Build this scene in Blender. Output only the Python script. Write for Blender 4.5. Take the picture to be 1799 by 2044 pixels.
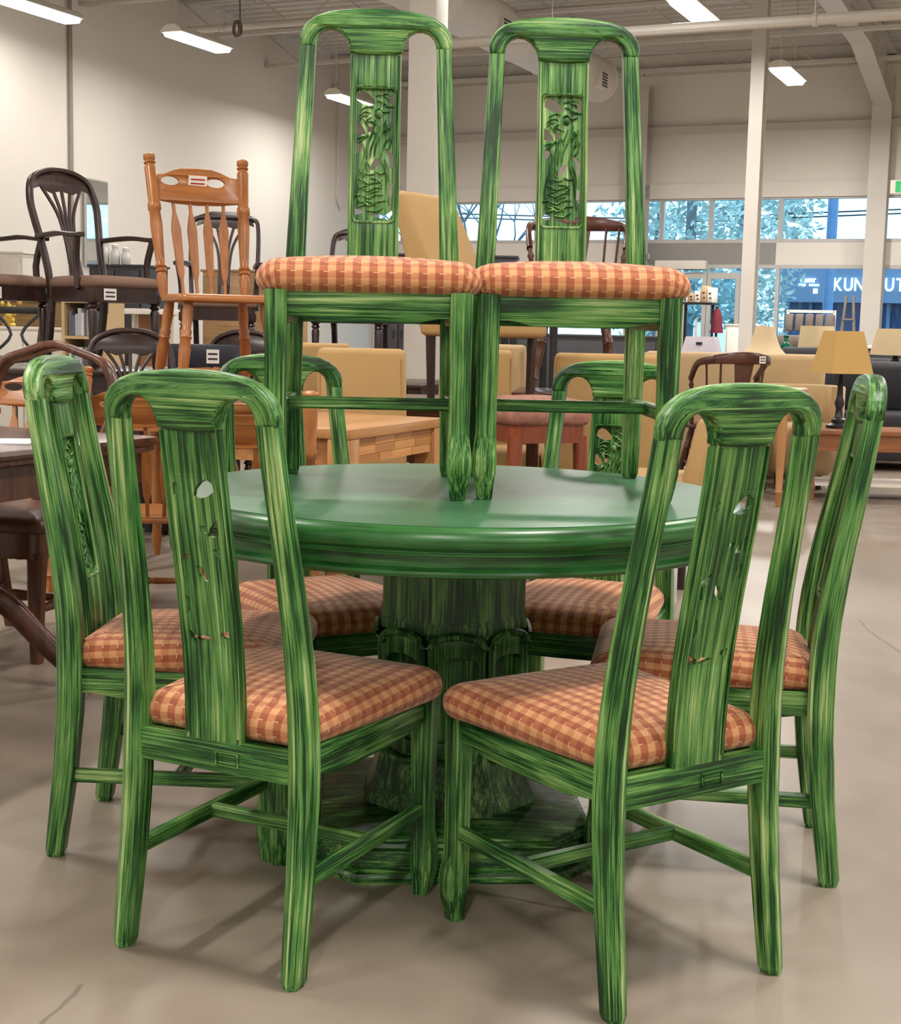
import bpy, bmesh, math, random
from mathutils import Vector, Matrix
random.seed(7)
for o in list(bpy.data.objects): bpy.data.objects.remove(o)
S = bpy.context.scene
COL = S.collection
R = math.radians
# ------------------------------------------------------------------ camera
IW, IH = 1799, 2044
FPX, PITCH, ROLL, CH = 2863.463, R(7.28433), R(1.27869), 1.08897
_f = Vector((0, math.cos(PITCH), -math.sin(PITCH)))
_r0 = Vector((1, 0, 0)); _u0 = Vector((0, math.sin(PITCH), math.cos(PITCH)))
_r = _r0*math.cos(ROLL) + _u0*math.sin(ROLL)
_u = _u0*math.cos(ROLL) - _r0*math.sin(ROLL)
cd = bpy.data.cameras.new('camera'); cam = bpy.data.objects.new('camera', cd); COL.objects.link(cam)
cd.sensor_fit = 'HORIZONTAL'; cd.sensor_width = 36; cd.lens = FPX/IW*36; cd.clip_end = 300; cd.clip_start = .05
M = Matrix.Identity(4)
for i in range(3):
    M[i][0] = _r[i]; M[i][1] = _u[i]; M[i][2] = -_f[i]
M[2][3] = CH
cam.matrix_world = M
S.camera = cam
def ray(x, y): return _f + _r*((x-IW/2)/FPX) + _u*((IH/2-y)/FPX)
def at_z(x, y, z): d = ray(x, y); t = (z-CH)/d.z; return Vector((d.x*t, d.y*t, z))
def at_y(x, y, Y): d = ray(x, y); t = Y/d.y; return Vector((d.x*t, Y, CH+d.z*t))
# ------------------------------------------------------------------ room axes: v runs along the side wall into depth, u along the shop front
RA = R(24)
VX = Vector((math.sin(RA), math.cos(RA), 0)); UX = Vector((math.cos(RA), -math.sin(RA), 0))
def uv(u, v, z=0): return UX*u + VX*v + Vector((0, 0, z))
def at_v(x, y, v): d = ray(x, y); t = v/d.dot(VX); return Vector((d.x*t, d.y*t, CH+d.z*t))
def U_of(p): return p.dot(UX)
def V_of(p): return p.dot(VX)
FARV, LEFTU, CEIL = 24.24, -12.5, 5.75
BACKV, RIGHTU = -5.0, 8.0
# ------------------------------------------------------------------ world and exposure
w = bpy.data.worlds.new('sky'); S.world = w; w.use_nodes = True
nt = w.node_tree; bg = nt.nodes['Background']
bg.inputs[0].default_value = (.62, .85, 1, 1); bg.inputs[1].default_value = 2.6
S.view_settings.view_transform = 'Standard'; S.view_settings.look = 'None'
S.view_settings.exposure = 0.0
S.cycles.use_adaptive_sampling = True; S.cycles.adaptive_threshold = .05; S.cycles.adaptive_min_samples = 12; S.cycles.max_bounces = 6; S.cycles.diffuse_bounces = 3; S.cycles.glossy_bounces = 3; S.cycles.transparent_max_bounces = 8; S.cycles.caustics_reflective = False; S.cycles.caustics_refractive = False; S.view_settings.gamma = 1; S.view_settings.use_curve_mapping = False
LAMP_W = 92

# ------------------------------------------------------------------ materials
def new_mat(name):
    m = bpy.data.materials.new(name); m.use_nodes = True
    n = m.node_tree.nodes; b = n['Principled BSDF']
    return m, m.node_tree, b
def L(nt, a, b): nt.links.new(a, b)
def ramp(nt, fac, stops):
    r = nt.nodes.new('ShaderNodeValToRGB'); e = r.color_ramp.elements
    while len(e) < len(stops): e.new(.5)
    for i, (p, c) in enumerate(stops): e[i].position = p; e[i].color = (*c, 1)
    if fac is not None: L(nt, fac, r.inputs[0])
    return r
def srgb(r, g, b):
    f = lambda c: (c/255/12.92) if c/255 <= .04045 else ((c/255+.055)/1.055)**2.4
    return (f(r), f(g), f(b))
def coords(nt, scale, kind='Object', rnd=True):
    tc = nt.nodes.new('ShaderNodeTexCoord'); mp = nt.nodes.new('ShaderNodeMapping')
    mp.inputs['Scale'].default_value = scale
    src = tc.outputs[kind]
    if rnd:
        oi = nt.nodes.new('ShaderNodeObjectInfo'); ml = nt.nodes.new('ShaderNodeMath'); ml.operation = 'MULTIPLY'; ml.inputs[1].default_value = 37
        L(nt, oi.outputs['Random'], ml.inputs[0])
        ad = nt.nodes.new('ShaderNodeVectorMath'); ad.operation = 'ADD'; L(nt, src, ad.inputs[0]); L(nt, ml.outputs[0], ad.inputs[1]); src = ad.outputs[0]
    L(nt, src, mp.inputs[0]); return mp.outputs[0]
def noise(nt, vec, scale=1, detail=3, rough=.55):
    n = nt.nodes.new('ShaderNodeTexNoise'); n.inputs['Scale'].default_value = scale; n.inputs['Detail'].default_value = detail; n.inputs['Roughness'].default_value = rough
    L(nt, vec, n.inputs['Vector']); return n.outputs[0]
def math_n(nt, op, a, b=None, c=None):
    n = nt.nodes.new('ShaderNodeMath'); n.operation = op
    for i, x in enumerate((a, b, c)):
        if x is None: continue
        if isinstance(x, (int, float)): n.inputs[i].default_value = x
        else: L(nt, x, n.inputs[i])
    return n.outputs[0]
def bump(nt, b, h, strength=.3, dist=.01):
    n = nt.nodes.new('ShaderNodeBump'); n.inputs['Strength'].default_value = strength; n.inputs['Distance'].default_value = dist
    L(nt, h, n.inputs['Height']); L(nt, n.outputs[0], b.inputs['Normal'])
_mc = {}
def plain(name, col, rough=.5, metal=0, var=.08, vs=6, bmp=0, spec=.5, coat=0):
    if name in _mc: return _mc[name]
    m, nt, b = new_mat(name); c = srgb(*col)
    f = noise(nt, coords(nt, (vs, vs, vs)), 1, 4)
    r = ramp(nt, f, [(.3, tuple(x*(1-var) for x in c)), (.7, tuple(min(1, x*(1+var)) for x in c))])
    L(nt, r.outputs[0], b.inputs['Base Color'])
    b.inputs['Roughness'].default_value = rough; b.inputs['Metallic'].default_value = metal; b.inputs['Specular IOR Level'].default_value = spec
    b.inputs['Coat Weight'].default_value = coat
    if bmp: bump(nt, b, noise(nt, coords(nt, (vs*20,)*3), 1, 3), bmp, .003)
    _mc[name] = m; return m
def wood(name, c1, c2, axis='z', rough=.35, sc=1.0):
    key = name+axis
    if key in _mc: return _mc[key]
    m, nt, b = new_mat(key); a = 3*sc; k = 45*sc
    s = {'x': (a, k, k), 'y': (k, a, k), 'z': (k, k, a)}[axis]
    n1 = noise(nt, coords(nt, s), 1, 5, .6); n2 = noise(nt, coords(nt, tuple(x*.25 for x in s)), 1, 2)
    f = math_n(nt, 'ADD', math_n(nt, 'MULTIPLY', n1, .6), math_n(nt, 'MULTIPLY', n2, .4))
    r = ramp(nt, f, [(.35, srgb(*c1)), (.65, srgb(*c2))])
    L(nt, r.outputs[0], b.inputs['Base Color']); b.inputs['Roughness'].default_value = rough
    bump(nt, b, n1, .08, .002)
    _mc[key] = m; return m
GREEN = [(15, 50, 20), (34, 90, 36), (78, 130, 62), (178, 200, 138)]
def gcoords(nt, scale):
    at = nt.nodes.new('ShaderNodeAttribute'); at.attribute_name = 'grain'
    oi = nt.nodes.new('ShaderNodeObjectInfo'); ml = nt.nodes.new('ShaderNodeMath'); ml.operation = 'MULTIPLY'; ml.inputs[1].default_value = 37
    L(nt, oi.outputs['Random'], ml.inputs[0])
    ad = nt.nodes.new('ShaderNodeVectorMath'); ad.operation = 'ADD'; L(nt, at.outputs['Vector'], ad.inputs[0]); L(nt, ml.outputs[0], ad.inputs[1])
    mp = nt.nodes.new('ShaderNodeMapping'); mp.inputs['Scale'].default_value = scale; L(nt, ad.outputs[0], mp.inputs[0]); return mp.outputs[0]
def green(axis, kind='chair'):
    """brushed paint: streaks follow the 'grain' coordinate stored on each part"""
    key = 'distressed_green_'+kind+axis
    if key in _mc: return _mc[key]
    m, nt, b = new_mat(key)
    def sc(al, ac): return {'x': (al, ac, ac), 'y': (ac, al, ac), 'z': (ac, ac, al)}[axis]
    n1 = noise(nt, gcoords(nt, sc(4.5, 300.)), 1, 5, .72)
    n2 = noise(nt, gcoords(nt, sc(2.4, 90.)), 1, 4, .65)
    n3 = noise(nt, gcoords(nt, sc(5.5, 16.)), 1, 2, .5)
    f = math_n(nt, 'ADD', math_n(nt, 'MULTIPLY', n1, .52), math_n(nt, 'ADD', math_n(nt, 'MULTIPLY', n2, .40), math_n(nt, 'MULTIPLY', n3, .28)))
    off = {'chair': 0.0, 'table': -.03, 'worn': .085}[kind]
    g = [srgb(*c) for c in GREEN]
    r = ramp(nt, f, [(.53-off, g[0]), (.572-off, g[1]), (.612-off, g[2]), (.66-off, srgb(106, 152, 80)), (.73-off, g[3])])
    L(nt, r.outputs[0], b.inputs['Base Color'])
    b.inputs['Roughness'].default_value = .38; b.inputs['Specular IOR Level'].default_value = .4
    bump(nt, b, n1, .2, .0015)
    _mc[key] = m; return m
def gingham():
    m, nt, b = new_mat('terracotta_check_fabric')
    uvn = nt.nodes.new('ShaderNodeUVMap'); sp = nt.nodes.new('ShaderNodeSeparateXYZ'); L(nt, uvn.outputs[0], sp.inputs[0])
    P = .0262
    def stripe(o, ph):
        t = math_n(nt, 'FRACT', math_n(nt, 'ADD', math_n(nt, 'DIVIDE', o, P), ph))
        d = math_n(nt, 'ABSOLUTE', math_n(nt, 'SUBTRACT', t, .5))            # 0 centre .. .5
        return math_n(nt, 'SMOOTH_MIN', math_n(nt, 'MAXIMUM', math_n(nt, 'MULTIPLY', math_n(nt, 'SUBTRACT', .27, d), 22), 0), 1, .1), t
    sx, tx = stripe(sp.outputs[0], .25); sy, ty = stripe(sp.outputs[1], .1)
    f = math_n(nt, 'ADD', math_n(nt, 'MULTIPLY', sx, .58), math_n(nt, 'MULTIPLY', sy, .30))
    wv = noise(nt, coords(nt, (900, 900, 900), 'Object', False), 1, 2)
    f2 = math_n(nt, 'ADD', f, math_n(nt, 'MULTIPLY', math_n(nt, 'SUBTRACT', wv, .5), .25))
    r = ramp(nt, f2, [(0, srgb(156, 84, 57)), (.45, srgb(184, 114, 76)), (.95, srgb(214, 162, 114))])
    # pale float threads along each stripe edge
    th = math_n(nt, 'MULTIPLY', math_n(nt, 'LESS_THAN', math_n(nt, 'ABSOLUTE', math_n(nt, 'SUBTRACT', ty, .8)), .03), math_n(nt, 'GREATER_THAN', math_n(nt, 'FRACT', math_n(nt, 'MULTIPLY', tx, 1.0)), .62))
    mx = nt.nodes.new('ShaderNodeMixRGB'); L(nt, th, mx.inputs[0]); L(nt, r.outputs[0], mx.inputs[1]); mx.inputs[2].default_value = (*srgb(222, 180, 136), 1)
    L(nt, mx.outputs[0], b.inputs['Base Color']); b.inputs['Roughness'].default_value = .75; b.inputs['Sheen Weight'].default_value = .25
    b.inputs['Specular IOR Level'].default_value = .25
    bump(nt, b, math_n(nt, 'ADD', math_n(nt, 'MULTIPLY', wv, .4), f), .35, .0015)
    return m
def concrete():
    m, nt, b = new_mat('polished_concrete')
    big = noise(nt, coords(nt, (.7, .7, .7), 'Object', False), 1, 4, .6); med = noise(nt, coords(nt, (3.2, 2.4, 3), 'Object', False), 1, 6, .65)
    f = math_n(nt, 'ADD', math_n(nt, 'MULTIPLY', big, .6), math_n(nt, 'MULTIPLY', med, .4))
    r = ramp(nt, f, [(.32, srgb(128, 116, 103)), (.5, srgb(143, 131, 118)), (.7, srgb(157, 146, 133))])
    # hairline cracks
    vo = nt.nodes.new('ShaderNodeTexVoronoi'); vo.feature = 'DISTANCE_TO_EDGE'; vo.inputs['Scale'].default_value = .55
    wv = nt.nodes.new('ShaderNodeVectorMath'); wv.operation = 'ADD'
    nz = nt.nodes.new('ShaderNodeTexNoise'); nz.inputs['Scale'].default_value = 2.5; nz.inputs['Detail'].default_value = 5
    tc = nt.nodes.new('ShaderNodeTexCoord'); L(nt, tc.outputs['Object'], nz.inputs['Vector'])
    sc = nt.nodes.new('ShaderNodeVectorMath'); sc.operation = 'SCALE'; sc.inputs['Scale'].default_value = .10; L(nt, nz.outputs['Color'], sc.inputs[0])
    L(nt, tc.outputs['Object'], wv.inputs[0]); L(nt, sc.outputs[0], wv.inputs[1]); L(nt, wv.outputs[0], vo.inputs['Vector'])
    gate = noise(nt, coords(nt, (1.3, 1.3, 1), 'Object', False), 1, 2)
    ck = math_n(nt, 'MULTIPLY', math_n(nt, 'LESS_THAN', vo.outputs['Distance'], .0022), math_n(nt, 'GREATER_THAN', gate, .56))
    mx = nt.nodes.new('ShaderNodeMixRGB'); L(nt, math_n(nt, 'MULTIPLY', ck, .55), mx.inputs[0]); L(nt, r.outputs[0], mx.inputs[1]); mx.inputs[2].default_value = (*srgb(86, 76, 66), 1)
    L(nt, mx.outputs[0], b.inputs['Base Color'])
    rr = ramp(nt, med, [(.3, (.33,)*3), (.7, (.40,)*3)]); L(nt, rr.outputs[0], b.inputs['Roughness'])
    b.inputs['Specular IOR Level'].default_value = .55
    bump(nt, b, med, .03, .002)
    return m
def emit(name, col, st):
    if name in _mc: return _mc[name]
    m, nt, b = new_mat(name); b.inputs['Base Color'].default_value = (*col, 1); b.inputs['Emission Color'].default_value = (*col, 1); b.inputs['Emission Strength'].default_value = st
    _mc[name] = m; return m
def glass_pane():
    m, nt, b = new_mat('window_glass'); nt.nodes.remove(b)
    t = nt.nodes.new('ShaderNodeBsdfTransparent'); t.inputs[0].default_value = (.80, .93, 1, 1)
    g = nt.nodes.new('ShaderNodeBsdfGlossy'); g.inputs['Roughness'].default_value = .02
    fr = nt.nodes.new('ShaderNodeFresnel'); fr.inputs[0].default_value = 1.35
    mx = nt.nodes.new('ShaderNodeMixShader'); L(nt, fr.outputs[0], mx.inputs[0]); L(nt, t.outputs[0], mx.inputs[1]); L(nt, g.outputs[0], mx.inputs[2])
    L(nt, mx.outputs[0], nt.nodes['Material Output'].inputs[0]); return m
M_GX, M_GY, M_GZ = green('x'), green('y'), green('z')
M_WORN = green('z', 'worn')
M_TX, M_TZ = green('x', 'table'), green('z', 'table')
M_FAB = gingham(); M_FLOOR = concrete(); M_GLASS = glass_pane()
M_WALL = plain('wall_paint', (233, 227, 219), .6, var=.02, vs=.6)
M_CEIL = plain('ceiling_deck_paint', (214, 210, 204), .6, var=.03, vs=1)
M_STEEL = plain('white_painted_steel', (208, 202, 194), .45, var=.03, vs=2)
M_ALU = plain('window_frame_paint', (196, 194, 190), .4, var=.03, vs=3)
M_TUBE = emit('fluorescent_tube', (1, .95, .86), 9)
M_DARK = wood('dark_walnut', (34, 20, 18), (58, 38, 34), 'z', .3)
M_DARKX = wood('dark_walnut', (34, 20, 18), (58, 38, 34), 'x', .3)
M_MAH = wood('mahogany', (52, 28, 20), (88, 52, 38), 'x', .22)
M_MAHZ = wood('mahogany', (52, 28, 20), (88, 52, 38), 'z', .25)
M_OAK = wood('honey_oak', (138, 84, 40), (176, 114, 62), 'z', .32)
M_OAKX = wood('honey_oak', (138, 84, 40), (176, 114, 62), 'x', .32)
M_BIRCH = wood('light_birch', (164, 114, 66), (194, 144, 92), 'x', .35)
M_BIRCHZ = wood('light_birch', (164, 114, 66), (194, 144, 92), 'z', .35)
M_CAPT = wood('reddish_brown_wood', (66, 36, 28), (96, 56, 44), 'z', .3)
M_CHERRY = wood('cherry', (112, 52, 30), (146, 76, 46), 'z', .35)
M_BEIGE = plain('mustard_beige_upholstery', (184, 150, 98), .7, var=.04, vs=5, bmp=.05)
M_CREAM = plain('cream_upholstery', (196, 168, 126), .75, var=.04, vs=5, bmp=.05)
M_BROWNF = plain('brown_seat_fabric', (104, 78, 62), .8, var=.1, vs=60)
M_BLACKF = plain('charcoal_sofa_fabric', (42, 42, 48), .7, var=.1, vs=8)
M_SHADE = plain('yellow_lampshade', (204, 166, 100), .8, var=.03, vs=6)
M_SHADE2 = plain('cream_lampshade', (208, 186, 148), .8, var=.03, vs=6)
M_TAG = plain('paper_tag', (236, 232, 228), .8, var=.02)
M_INK = plain('tag_ink', (60, 50, 60), .8)
M_TAGR = plain('tag_red_ink', (170, 60, 60), .8)
M_GREYF = plain('grey_upholstery', (120, 110, 104), .8, var=.08)
M_BLACK = plain('black_paint', (26, 26, 28), .4)
M_WHITE = plain('white_paint', (232, 226, 216), .5, var=.03)

# ------------------------------------------------------------------ mesh helpers
def finish(bm, name, m, parent=None, ang=35, smooth=True):
    bmesh.ops.recalc_face_normals(bm, faces=bm.faces)
    me = bpy.data.meshes.new(name); bm.to_mesh(me); bm.free()
    return link(me, name, m, parent, ang, smooth)
def link(me, name, m, parent=None, ang=35, smooth=True):
    if m is not None:
        me.materials.clear(); me.materials.append(m)
    if smooth:
        me.polygons.foreach_set('use_smooth', [True]*len(me.polygons)); me.set_sharp_from_angle(angle=R(ang))
    o = bpy.data.objects.new(name, me); COL.objects.link(o)
    if parent: o.parent = parent
    return o
def B(): return bmesh.new()
def box(bm, c, s, rz=0, bev=0, mtx=None):
    r = bmesh.ops.create_cube(bm, size=1); vs = r['verts']
    for v in vs: v.co = Vector((v.co.x*s[0], v.co.y*s[1], v.co.z*s[2]))
    if bev:
        es = list({e for v in vs for e in v.link_edges})
        g = bmesh.ops.bevel(bm, geom=es, offset=bev, segments=2, affect='EDGES', profile=.5)
        vs = list({v for f in g['faces'] for v in f.verts} | {v for v in vs if v.is_valid})
    mt = mtx if mtx is not None else Matrix.Translation(Vector(c)) @ Matrix.Rotation(rz, 4, 'Z')
    if mtx is not None: mt = mtx @ Matrix.Translation(Vector(c))
    for v in vs: v.co = mt @ v.co
    return vs
def loft(bm, rings, caps=True):
    vr = [[bm.verts.new(p) for p in r] for r in rings]; n = len(vr[0])
    for a, b in zip(vr, vr[1:]):
        for i in range(n): bm.faces.new((a[i], a[(i+1) % n], b[(i+1) % n], b[i]))
    if caps:
        bm.faces.new(vr[0][::-1]); bm.faces.new(vr[-1])
    return vr
def frame_of(d):
    d = d.normalized(); up = Vector((0, 0, 1)) if abs(d.z) < .9 else Vector((0, 1, 0))
    x = d.cross(up).normalized(); return x, x.cross(d).normalized()
def turned(bm, p0, p1, prof, n=10):
    p0, p1 = Vector(p0), Vector(p1); x, y = frame_of(p1-p0)
    loft(bm, [[p0.lerp(p1, t) + x*(r*math.cos(2*math.pi*i/n)) + y*(r*math.sin(2*math.pi*i/n)) for i in range(n)] for t, r in prof])
def tube(bm, pts, r, n=8, ry=None, up=None):
    pts = [Vector(p) for p in pts]; rr = r if isinstance(r, (list, tuple)) else [r]*len(pts); rings = []
    for i, p in enumerate(pts):
        d = (pts[min(i+1, len(pts)-1)]-pts[max(i-1, 0)])
        if up is None: x, y = frame_of(d)
        else:
            y = Vector(up); x = d.normalized().cross(y).normalized(); y = x.cross(d.normalized())
        k = 1 if ry is None else ry
        rings.append([p + x*(rr[i]*math.cos(2*math.pi*(j+.5)/n)) + y*(rr[i]*k*math.sin(2*math.pi*(j+.5)/n)) for j in range(n)])
    loft(bm, rings)
def bar(bm, pts, wx, wy, up=(0, 0, 1)):
    """rectangular section bar along a path"""
    pts = [Vector(p) for p in pts]; rings = []
    for i, p in enumerate(pts):
        d = (pts[min(i+1, len(pts)-1)]-pts[max(i-1, 0)]).normalized()
        x = d.cross(Vector(up)); x = x.normalized() if x.length > 1e-4 else Vector((1, 0, 0)); y = x.cross(d).normalized()
        a = (wx[i] if isinstance(wx, (list, tuple)) else wx)/2; b = (wy[i] if isinstance(wy, (list, tuple)) else wy)/2
        c = min(a, b)*.3
        rings.append([p+x*q[0]+y*q[1] for q in ((a-c, b), (a, b-c), (a, -b+c), (a-c, -b), (-a+c, -b), (-a, -b+c), (-a, b-c), (-a+c, b))])
    loft(bm, rings)
def lathe(bm, prof, n=32, c=(0, 0, 0), caps=True):
    c = Vector(c)
    loft(bm, [[c+Vector((r*math.cos(2*math.pi*i/n), r*math.sin(2*math.pi*i/n), z)) for i in range(n)] for r, z in prof], caps)
def smooth_pts(pts, k=4, closed=False):
    """Catmull-Rom through points"""
    n = len(pts); out = []
    P = [Vector(p) for p in pts]
    for i in range(n if closed else n-1):
        a, b, c, d = (P[(i+j) % n] if closed else P[max(0, min(n-1, i+j))] for j in (-1, 0, 1, 2))
        for s in range(k):
            t = s/k; out.append(.5*((2*b)+(c-a)*t+(2*a-5*b+4*c-d)*t*t+(3*b-a-3*c+d)*t**3))
    if not closed: out.append(P[-1])
    return out
def poly_mesh(outline, holes, depth, bev=0, plane='XZ'):
    """filled 2-D outline with holes, extruded to depth: returns a bmesh (x, y=depth, z)"""
    cu = bpy.data.curves.new('tmp', 'CURVE'); cu.dimensions = '2D'; cu.fill_mode = 'BOTH'
    for pl in [outline]+list(holes):
        s = cu.splines.new('POLY'); s.points.add(len(pl)-1); s.use_cyclic_u = True
        for i, p in enumerate(pl): s.points[i].co = (p[0], p[1], 0, 1)
    cu.extrude = max(depth/2-bev, 0); cu.bevel_depth = bev; cu.bevel_resolution = 1; cu.offset = -bev
    ob = bpy.data.objects.new('tmp', cu); me = bpy.data.meshes.new_from_object(ob)
    bm = B(); bm.from_mesh(me)
    bpy.data.objects.remove(ob); bpy.data.curves.remove(cu); bpy.data.meshes.remove(me)
    bmesh.ops.remove_doubles(bm, verts=bm.verts, dist=1e-5)
    if plane == 'XZ':
        for v in bm.verts: v.co = Vector((v.co.x, -v.co.z, v.co.y))
    return bm
def slice_z(bm, zs):
    for z in zs: bmesh.ops.bisect_plane(bm, geom=bm.verts[:]+bm.edges[:]+bm.faces[:], plane_co=(0, 0, z), plane_no=(0, 0, 1))
def interp(tab, x):
    if x <= tab[0][0]: return tab[0][1]
    for (a, b), (c, d) in zip(tab, tab[1:]):
        if x <= c: return b+(d-b)*(x-a)/(c-a)
    return tab[-1][1]
def rounded_outline(pts, rad, k=5):
    out = []; n = len(pts)
    for i in range(n):
        p = Vector(pts[i]).to_2d(); a = Vector(pts[i-1]).to_2d(); b = Vector(pts[(i+1) % n]).to_2d()
        r = rad[i] if isinstance(rad, (list, tuple)) else rad
        p0 = p+(a-p).normalized()*r; p1 = p+(b-p).normalized()*r
        for j in range(k+1):
            t = j/k; out.append((1-t)**2*p0+2*t*(1-t)*p+t*t*p1)
    return out
def thing(name, label, cat, loc=(0, 0, 0), rz=0, group=None):
    o = bpy.data.objects.new(name, None); COL.objects.link(o); o.empty_display_size = .1
    o.location = loc; o.rotation_euler = (0, 0, rz); o['label'] = label; o['category'] = cat
    if group: o['group'] = group
    return o
def tag(o, label, cat, group=None):
    o['label'] = label; o['category'] = cat
    if group: o['group'] = group
    return o
def struct(o, label=None):
    o['kind'] = 'structure'
    if label: o['label'] = label
    return o
def copy_tree(o, parent=None):
    c = o.copy(); COL.objects.link(c); c.parent = parent
    for ch in [x for x in bpy.data.objects if x.parent == o]: copy_tree(ch, c)
    return c
def dup(o, label, loc, rz, group=None):
    c = copy_tree(o); c['label'] = label; c.location = loc; c.rotation_euler = (0, 0, rz)
    if group: c['group'] = group
    return c
def cushion(bm, outline, prof, uvl=True):
    """outline: list of 2-D points; prof: list of (inset, z) from the bottom edge to the top; last ring is filled"""
    n = len(outline); cen = sum((Vector(p) for p in outline), Vector((0, 0)))/n
    nor = []
    for i in range(n):
        t = Vector(outline[(i+1) % n])-Vector(outline[i-1]); q = Vector((t.y, -t.x)).normalized()
        if q.dot(Vector(outline[i])-cen) < 0: q = -q
        nor.append(q)
    uvs = {}; arc = 0; rings = []; big = max(p[0] for p in prof); acc = 0
    for j, (ins, z) in enumerate(prof):
        rg = []
        for i in range(n):
            o = Vector(outline[i])
            if ins > .03:
                edge = o-nor[i]*.03; k = (ins-.03)/(big-.03+.02); p = edge.lerp(cen, k)
            else: p = o-nor[i]*ins
            v = bm.verts.new((p.x, p.y, z)); rg.append(v)
        rings.append(rg)
    lay = bm.loops.layers.uv.verify() if uvl else None
    # arc length walked outward from the ring that has turned flat
    arcs = [0]*len(prof)
    for j in range(len(prof)-2, -1, -1):
        arcs[j] = arcs[j+1]+math.hypot(prof[j+1][0]-prof[j][0], prof[j+1][1]-prof[j][1])
    k0 = next((j for j, (i_, z) in enumerate(prof) if i_ > .03), len(prof)-1)
    def uvof(j, i):
        v = rings[j][i].co
        if j >= k0: return (v.x, v.y)
        w = rings[k0][i].co; d = nor[i]
        q = Vector((w.x, w.y)) + d*(arcs[j]-arcs[k0]); return (q.x, q.y)
    for j in range(len(prof)-1):
        for i in range(n):
            k = (i+1) % n
            f = bm.faces.new((rings[j][i], rings[j][k], rings[j+1][k], rings[j+1][i]))
            if uvl:
                for lp, (jj, ii) in zip(f.loops, ((j, i), (j, k), (j+1, k), (j+1, i))): lp[lay].uv = uvof(jj, ii)
    cz = prof[-1][1]; cv = bm.verts.new((cen.x, cen.y, cz+.001))
    for i in range(n):
        k = (i+1) % n; f = bm.faces.new((rings[-1][i], rings[-1][k], cv))
        if uvl:
            for lp, v in zip(f.loops, (rings[-1][i], rings[-1][k], cv)): lp[lay].uv = (v.co.x, v.co.y)
    bm.faces.new(rings[0][::-1])
# ================================================================== THE ROOM
def quad_box(name, u0, u1, v0, v1, z0, z1, m, kind=True, parent=None, ang=30):
    bm = B(); box(bm, (0, 0, 0), (u1-u0, v1-v0, z1-z0))
    o = finish(bm, name, m, parent, ang)
    if parent is None:
        o.location = uv((u0+u1)/2, (v0+v1)/2, (z0+z1)/2); o.rotation_euler = (0, 0, -RA)
    else:
        o.location = Vector(((u0+u1)/2, (v0+v1)/2, (z0+z1)/2)) - PLOC[parent.name]
    if kind and parent is None: o['kind'] = 'structure'
    return o
PLOC = {}
quad_box('floor', LEFTU-.2, RIGHTU+.2, BACKV-.2, FARV+.15, -.2, 0, M_FLOOR)
quad_box('wall_left', LEFTU-.2, LEFTU, BACKV, FARV+.2, 0, CEIL, M_WALL)
quad_box('wall_back', LEFTU-.2, RIGHTU+.2, BACKV-.2, BACKV, 0, CEIL, M_WALL)
quad_box('wall_right', RIGHTU, RIGHTU+.2, BACKV, FARV+.2, 0, CEIL, M_WALL)
# corrugated ceiling deck (ribs run along u)
bm = B(); prof = []
v = BACKV
while v < FARV+.3:
    prof += [(v, CEIL), (v+.10, CEIL), (v+.13, CEIL+.09), (v+.25, CEIL+.09)]; v += .28
ra, rb = [], []
for vv, z in prof:
    ra.append(bm.verts.new(uv(LEFTU-.2, vv, z))); rb.append(bm.verts.new(uv(RIGHTU+.2, vv, z)))
for i in range(len(prof)-1): bm.faces.new((ra[i], ra[i+1], rb[i+1], rb[i]))
struct(finish(bm, 'ceiling', M_CEIL, smooth=False))
quad_box('trim_1', LEFTU-.2, RIGHTU+.2, BACKV-.2, FARV+.3, CEIL+.12, CEIL+.25, M_CEIL)
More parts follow.
